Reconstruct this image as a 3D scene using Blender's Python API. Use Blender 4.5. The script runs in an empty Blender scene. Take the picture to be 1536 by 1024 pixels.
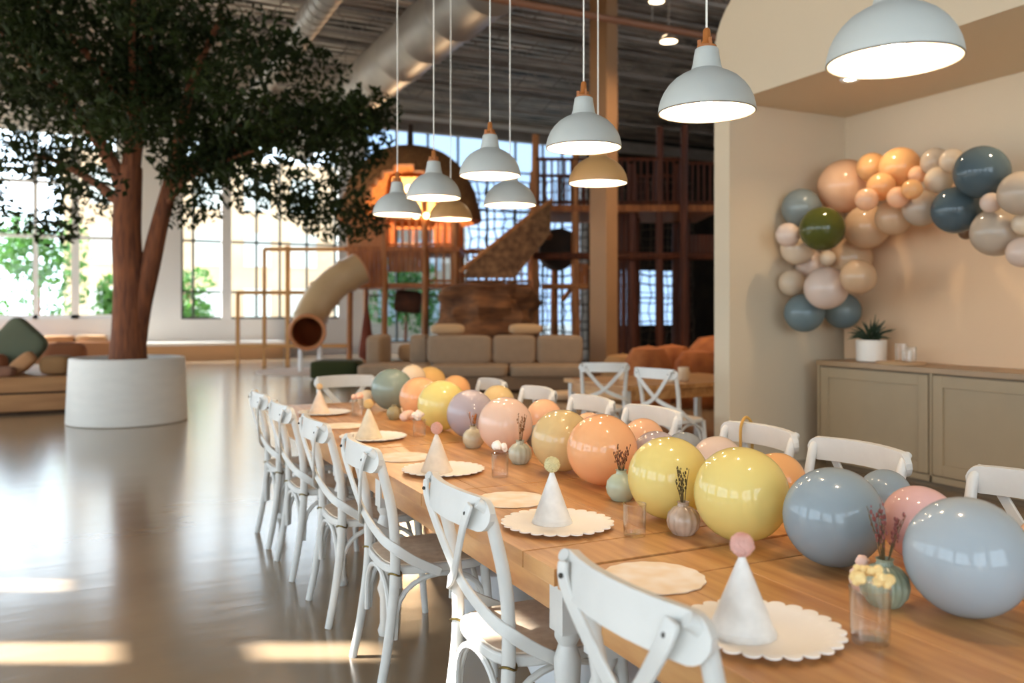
import bpy, math, random
from math import sin, cos, pi, radians, sqrt, atan2
from mathutils import Vector, Matrix, noise

S = bpy.context.scene
COL = S.collection
V = Vector
random.seed(7)

# ------------------------------------------------------------------ survey
# The room's axes: Y runs along the long table, X across it to the right, Z up; the camera stands at (0,0,CH).
F, CXP, HY, CH = 1275.0, 768.0, 466.0, 1.40
YAW = radians(25.9)
DX, DY = sin(YAW), cos(YAW)


def at(px, py, z):
    """world point seen at photograph pixel (px,py) at depth z along the viewing axis"""
    xc = (px - CXP) / F * z
    return V((z * DX + xc * DY, z * DY - xc * DX, CH - (py - HY) / F * z))


def atx(px, X):
    """depth at which the sight line through column px meets the plane x = X"""
    return X / (DX + DY * (px - CXP) / F)


# ------------------------------------------------------------------ materials
def lin(c):
    return tuple(((v / 255) / 12.92 if v / 255 <= 0.04045 else ((v / 255 + 0.055) / 1.055) ** 2.4) for v in c)


MATS = {}


def mat(name, rgb, rough=0.5, metal=0.0, var=0.0, vscale=6.0, stretch=(1, 1, 1), rgb2=None, bump=0.0, bscale=40.0,
        translucent=0.0, coat=0.0, spec=0.5, detail=4.0, bstretch=None):
    if name in MATS:
        return MATS[name]
    m = bpy.data.materials.new(name)
    m.use_nodes = True
    nt = m.node_tree
    N, L = nt.nodes, nt.links
    b = N['Principled BSDF']
    c = lin(rgb)
    b.inputs['Base Color'].default_value = (*c, 1)
    b.inputs['Roughness'].default_value = rough
    b.inputs['Metallic'].default_value = metal
    b.inputs['Specular IOR Level'].default_value = spec
    b.inputs['Coat Weight'].default_value = coat
    b.inputs['Coat Roughness'].default_value = 0.17
    colsock = None
    tc = N.new('ShaderNodeTexCoord')
    if var or rgb2:
        mp = N.new('ShaderNodeMapping')
        mp.inputs['Scale'].default_value = stretch
        L.new(tc.outputs['Object'], mp.inputs[0])
        n = N.new('ShaderNodeTexNoise')
        n.inputs['Scale'].default_value = vscale
        n.inputs['Detail'].default_value = detail
        L.new(mp.outputs[0], n.inputs['Vector'])
        r = N.new('ShaderNodeValToRGB')
        r.color_ramp.elements[0].position = 0.3
        r.color_ramp.elements[1].position = 0.7
        d = lin(rgb2) if rgb2 else tuple(v * (1 - var) for v in c)
        r.color_ramp.elements[0].color = (*d, 1)
        r.color_ramp.elements[1].color = (*c, 1)
        L.new(n.outputs['Fac'], r.inputs[0])
        colsock = r.outputs[0]
        L.new(colsock, b.inputs['Base Color'])
    if bump:
        mp2 = N.new('ShaderNodeMapping')
        mp2.inputs['Scale'].default_value = bstretch or (1, 1, 1)
        L.new(tc.outputs['Object'], mp2.inputs[0])
        n2 = N.new('ShaderNodeTexNoise')
        n2.inputs['Scale'].default_value = bscale
        n2.inputs['Detail'].default_value = 3
        L.new(mp2.outputs[0], n2.inputs['Vector'])
        bp = N.new('ShaderNodeBump')
        bp.inputs['Strength'].default_value = bump
        bp.inputs['Distance'].default_value = 0.02
        L.new(n2.outputs['Fac'], bp.inputs['Height'])
        L.new(bp.outputs[0], b.inputs['Normal'])
    if translucent:
        t = N.new('ShaderNodeBsdfTranslucent')
        t.inputs['Color'].default_value = (*c, 1)
        if colsock:
            L.new(colsock, t.inputs['Color'])
        mx = N.new('ShaderNodeMixShader')
        mx.inputs[0].default_value = translucent
        L.new(b.outputs[0], mx.inputs[1])
        L.new(t.outputs[0], mx.inputs[2])
        L.new(mx.outputs[0], N['Material Output'].inputs['Surface'])
    MATS[name] = m
    return m


def glassmat(name, rgb=(255, 255, 255), gloss=0.08, rough=0.02):
    """thin clear glazing: lets light straight through with a weak mirror on top"""
    if name in MATS:
        return MATS[name]
    m = bpy.data.materials.new(name)
    m.use_nodes = True
    nt = m.node_tree
    N, L = nt.nodes, nt.links
    N.remove(N['Principled BSDF'])
    t = N.new('ShaderNodeBsdfTransparent')
    t.inputs[0].default_value = (*lin(rgb), 1)
    g = N.new('ShaderNodeBsdfGlossy')
    g.inputs['Roughness'].default_value = rough
    fr = N.new('ShaderNodeLayerWeight')
    fr.inputs['Blend'].default_value = 0.25
    ml = N.new('ShaderNodeMath')
    ml.operation = 'MULTIPLY_ADD'
    ml.inputs[1].default_value = 0.8
    ml.inputs[2].default_value = gloss
    L.new(fr.outputs['Facing'], ml.inputs[0])
    mx = N.new('ShaderNodeMixShader')
    L.new(ml.outputs[0], mx.inputs[0])
    L.new(t.outputs[0], mx.inputs[1])
    L.new(g.outputs[0], mx.inputs[2])
    L.new(mx.outputs[0], N['Material Output'].inputs['Surface'])
    MATS[name] = m
    return m


def emit(name, rgb, strength):
    if name in MATS:
        return MATS[name]
    m = bpy.data.materials.new(name)
    m.use_nodes = True
    b = m.node_tree.nodes['Principled BSDF']
    b.inputs['Base Color'].default_value = (0.8, 0.8, 0.8, 1)
    b.inputs['Emission Color'].default_value = (*lin(rgb), 1)
    b.inputs['Emission Strength'].default_value = strength
    MATS[name] = m
    return m


# ------------------------------------------------------------------ mesh builder
def smooth_path(pts, k=6):
    P = [V(p) for p in pts]
    out = []
    for i in range(len(P) - 1):
        p0 = P[max(i - 1, 0)]
        p1, p2 = P[i], P[i + 1]
        p3 = P[min(i + 2, len(P) - 1)]
        for j in range(k):
            t = j / k
            out.append(0.5 * ((2 * p1) + (p2 - p0) * t + (2 * p0 - 5 * p1 + 4 * p2 - p3) * t * t + (3 * p1 - p0 - 3 * p2 + p3) * t ** 3))
    out.append(P[-1])
    return out


def lerp_list(vals, n):
    m = len(vals) - 1
    out = []
    for i in range(n):
        f = i / (n - 1) * m
        a = min(int(f), m - 1)
        t = f - a
        out.append(vals[a] * (1 - t) + vals[a + 1] * t)
    return out


class MB:
    def __init__(s):
        s.v, s.f = [], []

    def add(s, vs, fs, M=None):
        b = len(s.v)
        s.v += [tuple(M @ V(p)) if M else tuple(p) for p in vs]
        s.f += [tuple(b + i for i in q) for q in fs]
        return s

    def box(s, c, d, rz=0.0, M=None):
        x, y, z = d[0] / 2, d[1] / 2, d[2] / 2
        R = Matrix.Translation(V(c)) @ Matrix.Rotation(rz, 4, 'Z')
        if M:
            R = R @ M
        vs = [(-x, -y, -z), (x, -y, -z), (x, y, -z), (-x, y, -z), (-x, -y, z), (x, -y, z), (x, y, z), (-x, y, z)]
        fs = [(0, 3, 2, 1), (4, 5, 6, 7), (0, 1, 5, 4), (1, 2, 6, 5), (2, 3, 7, 6), (3, 0, 4, 7)]
        return s.add(vs, fs, R)

    def span(s, a, b):
        return s.box([(a[i] + b[i]) / 2 for i in range(3)], [abs(b[i] - a[i]) for i in range(3)])

    def tube(s, pts, r, n=10, caps=True, squash=None):
        P = [V(p) for p in pts]
        m = len(P)
        R = lerp_list(list(r), m) if isinstance(r, (list, tuple)) else [r] * m
        T = []
        for i in range(m):
            t = P[min(i + 1, m - 1)] - P[max(i - 1, 0)]
            T.append(t.normalized() if t.length > 1e-9 else V((0, 0, 1)))
        ref = V((0, 0, 1)) if abs(T[0].z) < 0.9 else V((1, 0, 0))
        u = (ref - T[0] * ref.dot(T[0])).normalized()
        vs, fs = [], []
        for i in range(m):
            u = (u - T[i] * u.dot(T[i])).normalized()
            w = T[i].cross(u)
            for j in range(n):
                a = 2 * pi * j / n
                vs.append(P[i] + (u * cos(a) + w * sin(a)) * R[i])
        for i in range(m - 1):
            for j in range(n):
                k = (j + 1) % n
                fs.append((i * n + j, i * n + k, (i + 1) * n + k, (i + 1) * n + j))
        if caps:
            fs.append(tuple(range(n - 1, -1, -1)))
            fs.append(tuple((m - 1) * n + j for j in range(n)))
        return s.add(vs, fs)

    def bar(s, a, b, r, n=8):
        return s.tube([a, b], r, n)

    def ribbon(s, pts, normals, w, t):
        """flat bent strip: width w across, thickness t along the given normals"""
        P = [V(p) for p in pts]
        m = len(P)
        W = w if isinstance(w, list) else [w] * m
        vs, fs = [], []
        for i in range(m):
            T = (P[min(i + 1, m - 1)] - P[max(i - 1, 0)]).normalized()
            nrm = V(normals[i])
            nrm = (nrm - T * nrm.dot(T)).normalized()
            bi = T.cross(nrm)
            for a, b in ((-1, -1), (1, -1), (1, 1), (-1, 1)):
                vs.append(P[i] + bi * (a * W[i] / 2) + nrm * (b * t / 2))
        for i in range(m - 1):
            for j in range(4):
                k = (j + 1) % 4
                fs.append((i * 4 + j, i * 4 + k, (i + 1) * 4 + k, (i + 1) * 4 + j))
        fs.append((3, 2, 1, 0))
        fs.append(tuple((m - 1) * 4 + j for j in range(4)))
        return s.add(vs, fs)

    def lathe(s, prof, n=32, c=(0, 0, 0), closed=False, mod=None, M=None, open_end=False):
        vs, fs = [], []
        m = len(prof)
        for i, (r, z) in enumerate(prof):
            for j in range(n):
                a = 2 * pi * j / n
                rr = r * (mod(a, z) if mod else 1)
                vs.append((c[0] + rr * cos(a), c[1] + rr * sin(a), c[2] + z))
        rng = m if closed else m - 1
        for i in range(rng):
            for j in range(n):
                k = (j + 1) % n
                i2 = (i + 1) % m
                fs.append((i * n + j, i * n + k, i2 * n + k, i2 * n + j))
        if not closed and not open_end:
            if prof[0][0] > 1e-4:
                fs.append(tuple(range(n - 1, -1, -1)))
            if prof[-1][0] > 1e-4:
                fs.append(tuple((m - 1) * n + j for j in range(n)))
        return s.add(vs, fs, M)

    def ball(s, c, r, n=24, m=14, scale=(1, 1, 1), bumpy=0.0, seed=0.0, freq=3.0):
        vs, fs = [], []
        for i in range(m + 1):
            th = pi * i / m
            for j in range(n):
                a = 2 * pi * j / n
                d = V((sin(th) * cos(a), sin(th) * sin(a), -cos(th)))
                k = 1 + (bumpy * noise.noise(d * freq + V((seed, seed * 1.7, 0))) if bumpy else 0)
                vs.append((c[0] + d.x * r * scale[0] * k, c[1] + d.y * r * scale[1] * k, c[2] + d.z * r * scale[2] * k))
        for i in range(m):
            for j in range(n):
                k = (j + 1) % n
                fs.append((i * n + j, i * n + k, (i + 1) * n + k, (i + 1) * n + j))
        return s.add(vs, fs)

    def prism(s, poly, z0, z1, M=None):
        n = len(poly)
        vs = [(x, y, z0) for x, y in poly] + [(x, y, z1) for x, y in poly]
        fs = [tuple(range(n - 1, -1, -1)), tuple(range(n, 2 * n))]
        for i in range(n):
            k = (i + 1) % n
            fs.append((i, k, n + k, n + i))
        return s.add(vs, fs, M)

    def pillow(s, c, d, rz=0.0, e=0.55, n=20, m=12, M=None):
        """soft rounded block (superellipsoid)"""
        vs, fs = [], []

        def sg(x, p):
            return math.copysign(abs(x) ** p, x)
        for i in range(m + 1):
            th = -pi / 2 + pi * i / m
            for j in range(n):
                a = 2 * pi * j / n
                vs.append((sg(cos(th), e) * sg(cos(a), e) * d[0] / 2, sg(cos(th), e) * sg(sin(a), e) * d[1] / 2, sg(sin(th), e) * d[2] / 2))
        for i in range(m):
            for j in range(n):
                k = (j + 1) % n
                fs.append((i * n + j, i * n + k, (i + 1) * n + k, (i + 1) * n + j))
        R = Matrix.Translation(V(c)) @ Matrix.Rotation(rz, 4, 'Z')
        if M:
            R = R @ M
        return s.add(vs, fs, R)

    def build(s, name, m, parent=None, smooth=True, bevel=0.0, angle=40, loc=None):
        me = bpy.data.meshes.new(name)
        me.from_pydata(s.v, [], s.f)
        me.materials.append(m)
        me.validate()
        if smooth:
            me.polygons.foreach_set('use_smooth', [True] * len(me.polygons))
            me.set_sharp_from_angle(angle=radians(angle))
        o = bpy.data.objects.new(name, me)
        COL.objects.link(o)
        if parent:
            o.parent = parent
        if loc is not None:
            o.location = loc
        if bevel:
            bm = o.modifiers.new('edge', 'BEVEL')
            bm.width = bevel
            bm.segments = 2
            bm.limit_method = 'ANGLE'
            bm.angle_limit = radians(35)
        return o


def tag(o, label=None, cat=None, group=None, kind=None):
    if label:
        o['label'] = label
    if cat:
        o['category'] = cat
    if group:
        o['group'] = group
    if kind:
        o['kind'] = kind
    return o


def thing(name, loc, label, cat, group=None, rz=0.0):
    o = bpy.data.objects.new(name, None)
    o.empty_display_size = 0.1
    COL.objects.link(o)
    o.location = loc
    o.rotation_euler = (0, 0, rz)
    return tag(o, label, cat, group)


def dup(root, loc, rz, label, group=None, scale=None):
    r = root.copy()
    COL.objects.link(r)
    r.location = loc
    r.rotation_euler = (0, 0, rz)
    if scale:
        r.scale = scale
    r['label'] = label
    if group:
        r['group'] = group
    for ch in list(root.children):
        c = ch.copy()
        COL.objects.link(c)
        c.parent = r
        for g in list(ch.children):
            d = g.copy()
            COL.objects.link(d)
            d.parent = c
    return r


def struct(mb, name, m, **k):
    return tag(mb.build(name, m, **k), kind='structure')


# ------------------------------------------------------------------ palette
WHITE_PAINT = mat('white_paint', (214, 212, 206), 0.38, var=0.06, vscale=14, bump=0.02, bscale=60)
RATTAN = mat('woven_seat', (228, 208, 184), 0.45, rgb2=(206, 182, 156), vscale=30, bump=0.25, bscale=220, bstretch=(1, 3, 1))
BRASS = mat('aged_brass', (120, 100, 55), 0.35, 1.0)
WALL = mat('wall_plaster', (214, 195, 166), 0.8, bump=0.02, bscale=60)
WALLW = mat('wall_white', (232, 230, 226), 0.8)
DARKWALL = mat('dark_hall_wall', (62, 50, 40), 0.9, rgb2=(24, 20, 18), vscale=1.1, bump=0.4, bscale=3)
TABLE_WOOD = mat('table_wood', (212, 160, 102), 0.36, rgb2=(168, 112, 60), vscale=4, stretch=(6, 0.6, 4), bump=0.03, bscale=30, bstretch=(8, 1, 1), detail=6)
LAMP_WOOD = mat('lamp_wood', (176, 104, 44), 0.5, var=0.25, vscale=20, stretch=(4, 4, 1))
PLAYWOOD = mat('play_wood', (192, 116, 58), 0.6, rgb2=(140, 78, 36), vscale=3, stretch=(3, 3, 0.6))
PLAYPOLE = mat('pole_wood', (198, 132, 76), 0.6, rgb2=(148, 90, 46), vscale=4, stretch=(4, 4, 0.5))
REDWOOD = mat('red_brown_wood', (110, 52, 22), 0.6, rgb2=(70, 30, 12), vscale=2.5, stretch=(4, 4, 0.4))
THATCH = mat('thatch', (178, 120, 66), 0.95, rgb2=(116, 74, 40), vscale=9, stretch=(3, 3, 0.5), bump=0.8, bscale=30, bstretch=(4, 4, .6))
GREYTAN = mat('sofa_fabric', (162, 136, 110), 0.9, var=0.1, vscale=8, bump=0.1, bscale=120)
CABINET = mat('cabinet_paint', (166, 144, 112), 0.5, var=0.04)
CABTOP = mat('cabinet_top', (168, 136, 100), 0.4, var=0.12, vscale=4, stretch=(6, .6, 1))
GLASS = glassmat('window_glass', (250, 253, 255), 0.03)
TINT = glassmat('tinted_glass', (116, 130, 148), 0.05)
TUMBLER = glassmat('tumbler_glass', (254, 253, 251), 0.02, 0.03)
DARKMETAL = mat('dark_mullion', (62, 64, 60), 0.5)
CORD = mat('lamp_cord', (232, 226, 214), 0.6)
PAPER = mat('plate_paper', (252, 246, 238), 0.7, var=0.03)


# ------------------------------------------------------------------ world, sun
w = bpy.data.worlds.new('daylight')
S.world = w
w.use_nodes = True
bg = w.node_tree.nodes['Background']
bg.inputs[0].default_value = (0.75, 0.885, 1.0, 1)
bg.inputs[1].default_value = 5.4
sl = bpy.data.lights.new('sun', 'SUN')
sl.energy = 26
sl.angle = radians(0.6)
sl.color = (1.0, 0.96, 0.9)
so = bpy.data.objects.new('sun', sl)
COL.objects.link(so)
TE = math.tan(radians(38))
so.rotation_euler = V((0.898, -0.44, -TE)).to_track_quat('-Z', 'Y').to_euler()
so.location = (-20, 20, 20)

# ------------------------------------------------------------------ the hall
HC = 8.0
XL, XR, YB, YF = -6.0, 22.5, -6.0, 27.0
fl = mat('polished_concrete', (158, 136, 108), 0.19, rgb2=(136, 116, 92), vscale=0.9, bump=0.09, bscale=2.6, bstretch=(0.5, 2.4, 1), spec=0.9, coat=.35)
struct(MB().span((XL, YB, -0.2), (XR, YF, 0)), 'floor', fl, smooth=False)
cl = mat('ceiling_deck', (206, 190, 174), 0.42, 0.45, rgb2=(66, 56, 48), vscale=1.6, stretch=(.4, 2.6, 1), bump=.9, bscale=2.2, bstretch=(.6, 2, 1))
mb = MB().span((XL, YB, HC), (XR, YF, HC + 0.2))
y = YB + 0.3
while y < YF:
    mb.span((XL, y, HC - 0.06), (XR, y + 0.12, HC + 0.01))
    y += 0.33
struct(mb, 'ceiling', cl, smooth=False)


def wall(name, axis, pos, thick, a0, a1, z0, z1, holes, m):
    """a wall in the plane axis = pos, from a0 to a1 and z0 to z1, with rectangular holes (b0,b1,c0,c1)"""
    mb = MB()
    cuts = sorted({a0, a1} | {min(max(v, a0), a1) for h in holes for v in h[:2]})
    for i in range(len(cuts) - 1):
        b0, b1 = cuts[i], cuts[i + 1]
        mid = (b0 + b1) / 2
        zs = sorted([(h[2], h[3]) for h in holes if h[0] < mid < h[1]])
        z = z0
        for c0, c1 in zs + [(z1, z1)]:
            if c0 > z + 1e-4:
                if axis == 'x':
                    mb.span((pos, b0, z), (pos + thick, b1, c0))
                else:
                    mb.span((b0, pos, z), (b1, pos + thick, c0))
            z = max(z, c1)
    return struct(mb, name, m, smooth=False)


# left wall: tall windows plus unseen slots added to shape the sun patches on the floor
left_holes = [(-5 + 4.6 * i, -1.2 + 4.6 * i, 0.7, 3.9) for i in range(7)]
slots = [(7.66, 7.92, 4.15, 5.2), (6.70, 6.98, 4.15, 5.38), (6.74, 6.98, 5.72, 6.22), (5.66, 5.98, 6.3, 6.75)]
wall('wall_left', 'x', XL - 0.12, 0.12, YB, YF, 0, HC, left_holes + slots, WALLW)
wall('wall_rear', 'y', YB - 0.12, 0.12, XL, XR, 0, HC, [(-5, -1, .6, 4.4), (0, 4, .6, 4.4)], WALLW)  # unseen rear openings added to let in fill daylight behind the camera
# the far wall with its three glazed bays
far_holes = [(-4.6, 0.54, 1.17, 6.5), (2.19, 7.15, 1.15, 6.55), (7.75, 15.9, 0.35, 7.62), (17.6, 20.4, .8, 3.0)]
wall('wall_far', 'y', YF, 0.35, XL, 16.2, 0, HC, far_holes[:3], WALLW)
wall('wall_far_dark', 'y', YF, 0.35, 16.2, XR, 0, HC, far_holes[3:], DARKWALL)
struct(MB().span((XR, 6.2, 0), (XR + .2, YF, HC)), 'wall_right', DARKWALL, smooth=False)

winn = 0


def window(axis, pos, b0, b1, c0, c1, vbars, hbars, m, r=0.03, deep=0.1, glass=None):
    global winn
    winn += 1
    o = thing('window_%d' % winn, (0, 0, 0), None, None)
    tag(o, kind='structure')
    f = MB()

    def put(p0, p1, q0, q1):
        if axis == 'x':
            f.span((pos - deep / 2, p0, q0), (pos + deep / 2, p1, q1))
        else:
            f.span((p0, pos - deep / 2, q0), (p1, pos + deep / 2, q1))
    for a in (b0 + r, b1 - r):
        put(a - r, a + r, c0, c1)
    for a in (c0 + r, c1 - r):
        put(b0, b1, a - r, a + r)
    for v in vbars:
        x, hw = v if isinstance(v, tuple) else (v, r)
        put(x - hw, x + hw, c0, c1)
    for v in hbars:
        x, hw = v if isinstance(v, tuple) else (v, r)
        put(b0, b1, x - hw, x + hw)
    f.build('window_frame', m, o, smooth=False)
    p = MB()
    if axis == 'x':
        p.add([(pos, b0, c0), (pos, b1, c0), (pos, b1, c1), (pos, b0, c1)], [(0, 1, 2, 3)])
    else:
        p.add([(b0, pos, c0), (b1, pos, c0), (b1, pos, c1), (b0, pos, c1)], [(0, 1, 2, 3)])
    p.build('window_pane', glass or GLASS, o, smooth=False)
    return o


WFRAME = mat('white_window_frame', (238, 238, 236), 0.5)
window('y', YF + .12, -4.6, 0.54, 1.17, 6.5, [(-0.61, 0.10), (-2.6, .05), -1.6], [(3.48, .05), (5.0, .05)], WFRAME, 0.06)
w2 = window('y', YF + .12, 2.19, 7.15, 1.15, 6.55, [2.53, 4.37, 5.08, 5.92, 6.82], [1.97, 3.5, 4.95], DARKMETAL, 0.032)
for a_, b_ in ((3.34, 3.62), (6.93, 7.15)):
    MB().span((a_, YF + .02, 1.15), (b_, YF + .19, 6.55)).build('window_post', WFRAME, w2, smooth=False)
window('y', YF + .12, 7.75, 15.9, 0.35, 7.62, [8.9, 10.0, 11.1, 12.2, 13.3, 14.4, 15.2], [1.9, 3.4, 4.9, 6.3], DARKMETAL, 0.03, glass=TINT)
window('y', YF + .12, 17.6, 20.4, .8, 3.0, [18.5, 19.4], [1.9], DARKMETAL, 0.03, glass=TINT)
for h in left_holes:
    window('x', XL - .06, h[0], h[1], h[2], h[3], [(h[0] + h[1]) / 2], [2.3], WFRAME, 0.05)
for h in ((-5, -1, .6, 4.4), (0, 4, .6, 4.4)):  # glazing of the added fill-light openings
    window('y', YB - .06, h[0], h[1], h[2], h[3], [(h[0] + h[1]) / 2], [2.5], WFRAME, 0.05)


def portal(loc, normal, sx, sy):
    l = bpy.data.lights.new('window_portal', 'AREA')
    l.shape = 'RECTANGLE'
    l.size, l.size_y = sx, sy
    l.cycles.is_portal = True
    o = bpy.data.objects.new('window_portal', l)
    COL.objects.link(o)
    o.location = loc
    o.rotation_euler = V(normal).to_track_quat('-Z', 'Y').to_euler()


for h in left_holes[:5]:
    portal((XL - .2, (h[0] + h[1]) / 2, (h[2] + h[3]) / 2), (1, 0, 0), h[1] - h[0], h[3] - h[2])
for h in ((-5, -1, .6, 4.4), (0, 4, .6, 4.4)):
    portal(((h[0] + h[1]) / 2, YB - .25, 2.5), (0, 1, 0), 4, 3.8)
for h in far_holes[:3]:
    portal(((h[0] + h[1]) / 2, YF + .4, (h[2] + h[3]) / 2), (0, -1, 0), h[1] - h[0], h[3] - h[2])

# ceiling steel: joists across the hall, two girders, all part of the building
STEEL = mat('ceiling_steel', (150, 136, 124), 0.6, var=0.3, vscale=3)
for i, yy in enumerate([1.2, 3.6, 6.0, 8.4, 10.8, 13.2, 15.6, 18.0, 20.4, 22.8]):
    mb = MB()
    mb.span((XL, yy - .05, HC - .16), (XR, yy + .05, HC - .08))
    mb.span((XL, yy - .04, HC - .68), (XR, yy + .04, HC - .61))
    x = XL
    up = True
    while x < XR - .5:
        mb.bar((x, yy, HC - .64 if up else HC - .12), (x + .5, yy, HC - .12 if up else HC - .64), .014, 5)
        up = not up
        x += .5
    struct(mb, 'trim_%d' % (i + 1), STEEL, smooth=False)
mb = MB()
for zz, hw in ((HC - 1.0, .14), (HC - .7, .14)):
    mb.span((XL, 25.2 - hw, zz - .02), (XR, 25.2 + hw, zz + .02))
mb.span((XL, 25.18, HC - 1.0), (XR, 25.22, HC - .7))
struct(mb, 'trim_11', STEEL, smooth=False)

# ------------------------------------------------------------------ alcove block on the right
AX, AY, AT, SOF, BACK, BLK = 5.08, 6.0, 0.21, 3.27, 6.5, 4.28
# front wall: a profile in the YZ plane with a rounded far upper corner, open below the soffit
prof = [(YB, SOF), (YB, BLK)]
rc = 0.55
for k in range(9):
    a = pi / 2 * k / 8
    prof.append((AY + AT - rc + rc * sin(a), BLK - rc + rc * cos(a)))
prof += [(AY + AT, 0), (AY, 0)]
for k in range(6):
    a = pi / 2 * k / 5
    prof.append((AY - .12 + .12 * cos(a), SOF - .12 + .12 * sin(a)))
mp = Matrix(((0, 0, 1, 0), (1, 0, 0, 0), (0, 1, 0, 0), (0, 0, 0, 1)))
struct(MB().prism(prof, AX, AX + 0.2, mp), 'wall_alcove_front', WALL, smooth=False)
struct(MB().span((AX + .2, AY, 0), (XR, AY + AT, BLK)), 'wall_alcove_side', WALL, smooth=False)
struct(MB().span((BACK, YB, 0), (BACK + .2, AY, SOF + .3)), 'wall_alcove_back', WALL, smooth=False)
struct(MB().span((AX + .2, YB, SOF), (BACK, AY, SOF + .15)), 'ceiling_alcove', WALL, smooth=False)

DOWN = emit('downlight_glow', (255, 232, 196), 14)
for k, yy in enumerate((4.98, 3.5, 2.0)):
    p = V((5.75, yy, SOF)) if k else V((5.45, 4.98, SOF))
    t = thing('recessed_downlight', p, 'round recessed downlight in the alcove soffit, %s' %
              ('between the two big pendant shades' if k == 0 else ('second from the alcove end wall' if k == 1 else 'third from the alcove end wall')), 'ceiling light', 'alcove downlights')
    MB().lathe([(0.045, -.004), (0.075, -.012), (.08, -.001), (.045, -.001)], 28, closed=True).build('trim_ring', WFRAME, t)
    MB().lathe([(0.044, -.003), (.0, -.003)], 24).build('lens', DOWN, t)
    l = bpy.data.lights.new('downlight', 'SPOT')
    l.energy = 36
    l.color = (1, .75, .48)
    l.spot_size = radians(125)
    l.spot_blend = 0.8
    l.shadow_soft_size = 0.05
    lo = bpy.data.objects.new('downlight_beam', l)
    COL.objects.link(lo)
    lo.parent = t
    lo.location = (0, 0, -.03)

# ------------------------------------------------------------------ outside
struct(MB().span((-40, YF + .4, -.4), (50, 80, -.1)), 'exterior_ground', mat('paving_outside', (190, 180, 160), .9, var=.2, vscale=.5), smooth=False)
struct(MB().span((-30, 2, -.4), (XL - .2, YF + .4, -.1)), 'exterior_ground_side', mat('paving_outside', (190, 180, 160)), smooth=False)
fac = mat('beige_facade', (196, 170, 140), .85, rgb2=(180, 152, 122), vscale=.4)
b = thing('office_building', (6.5, 44, -.1), 'pale beige building seen through the tall dark-barred windows', 'building')
MB().span((-8.0, 0, 0), (12, 9, 9)).build('facade', fac, b, smooth=False)
mb = MB()
FG = mat('facade_glass', (186, 190, 186), .5)
for ix in range(-1, 7):
    for iz in range(3):
        MB().span((-4.6 + ix * 2.3, -.05, .9 + iz * 2.8), (-3.3 + ix * 2.3, .04, 2.6 + iz * 2.8)).build('facade_window', FG, b, smooth=False)
LEAFOUT = mat('outdoor_leaves', (88, 138, 58), .6, rgb2=(44, 88, 32), vscale=2.5, translucent=.35)
BARK = mat('tree_bark', (136, 78, 42), .85, rgb2=(84, 44, 24), vscale=4, stretch=(5, 5, .7), bump=.6, bscale=14, bstretch=(3, 3, .5))


def leaf_cloud(mb, c, rad, n, size, rng):
    for _ in range(n):
        while True:
            d = V((rng.uniform(-1, 1), rng.uniform(-1, 1), rng.uniform(-1, 1)))
            if 0.15 < d.length < 1:
                break
        d = d * (d.length ** -0.35)
        p = V((c[0] + d.x * rad[0], c[1] + d.y * rad[1], c[2] + d.z * rad[2]))
        s = size * rng.uniform(.7, 1.35)
        R = Matrix.Rotation(rng.uniform(0, 2 * pi), 4, 'Z') @ Matrix.Rotation(rng.uniform(-1.1, 1.1), 4, 'X') @ Matrix.Rotation(rng.uniform(-.9, .9), 4, 'Y')
        mb.add([(0, -s, 0), (s * .42, -s * .1, s * .06), (0, s, -s * .1), (-s * .42, -s * .1, s * .06)], [(0, 1, 2, 3)], Matrix.Translation(p) @ R)


rng = random.Random(3)
for i, (x, yy, h, r, lab) in enumerate([(-4.3, 33.6, 3.4, 1.5, 'leafy green bush outside the white-framed window, at its outer end'),
                                        (-1.75, 30.6, 4.2, 1.5, 'tallest green bush outside the white-framed window'),
                                        (2.9, 33.0, 3.0, 1.1, 'green bush outside the first panes of the dark-barred window'),
                                        (11.2, 33.0, 3.6, 1.5, 'green bush seen through the glazing behind the thatched hut'),
                                        (.6, 30.4, 2.6, .9, 'small green bush outside beside the white mullion')]):
    t = thing('garden_bush', (x, yy, -.1), lab, 'bush', 'bushes outside the windows')
    mb = MB()
    for k in range(9):
        leaf_cloud(mb, (rng.uniform(-r, r) * .6, rng.uniform(-r, r) * .5, h * rng.uniform(.25, .95)), (r * .6, r * .6, h * .22), 170, .14, rng)
    mb.build('foliage', LEAFOUT, t, smooth=False)
    MB().tube([(0, 0, 0), (.05, 0, h * .5), (0, .05, h * .85)], [.08, .05, .02], 7).build('stem', BARK, t)

# ------------------------------------------------------------------ ducts and ceiling fixtures
GALV = mat('galvanised_duct', (158, 150, 142), .5, .25, var=.15, vscale=3)


def duct(x, r, y0, y1, z, label, step):
    t = thing('air_duct', (x, y0, z), label, 'duct', 'ducts along the ceiling')
    mb = MB()
    pr = []
    n = int((y1 - y0) / step)
    for i in range(n):
        a = i * step
        pr += [(r, a), (r, a + step * .86), (r * 1.05, a + step * .9), (r * 1.05, a + step * .97)]
    M = Matrix(((1, 0, 0, 0), (0, 0, 1, 0), (0, 1, 0, 0), (0, 0, 0, 1)))
    mb.lathe(pr, 24, M=M)
    mb.build('duct_tube', GALV, t)
    yy = 1.5
    while yy < y1 - y0:
        MB().bar((0, yy, r), (0, yy, HC - z - .01), .012, 6).build('hanger_rod', STEEL, t)
        yy += 3


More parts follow.
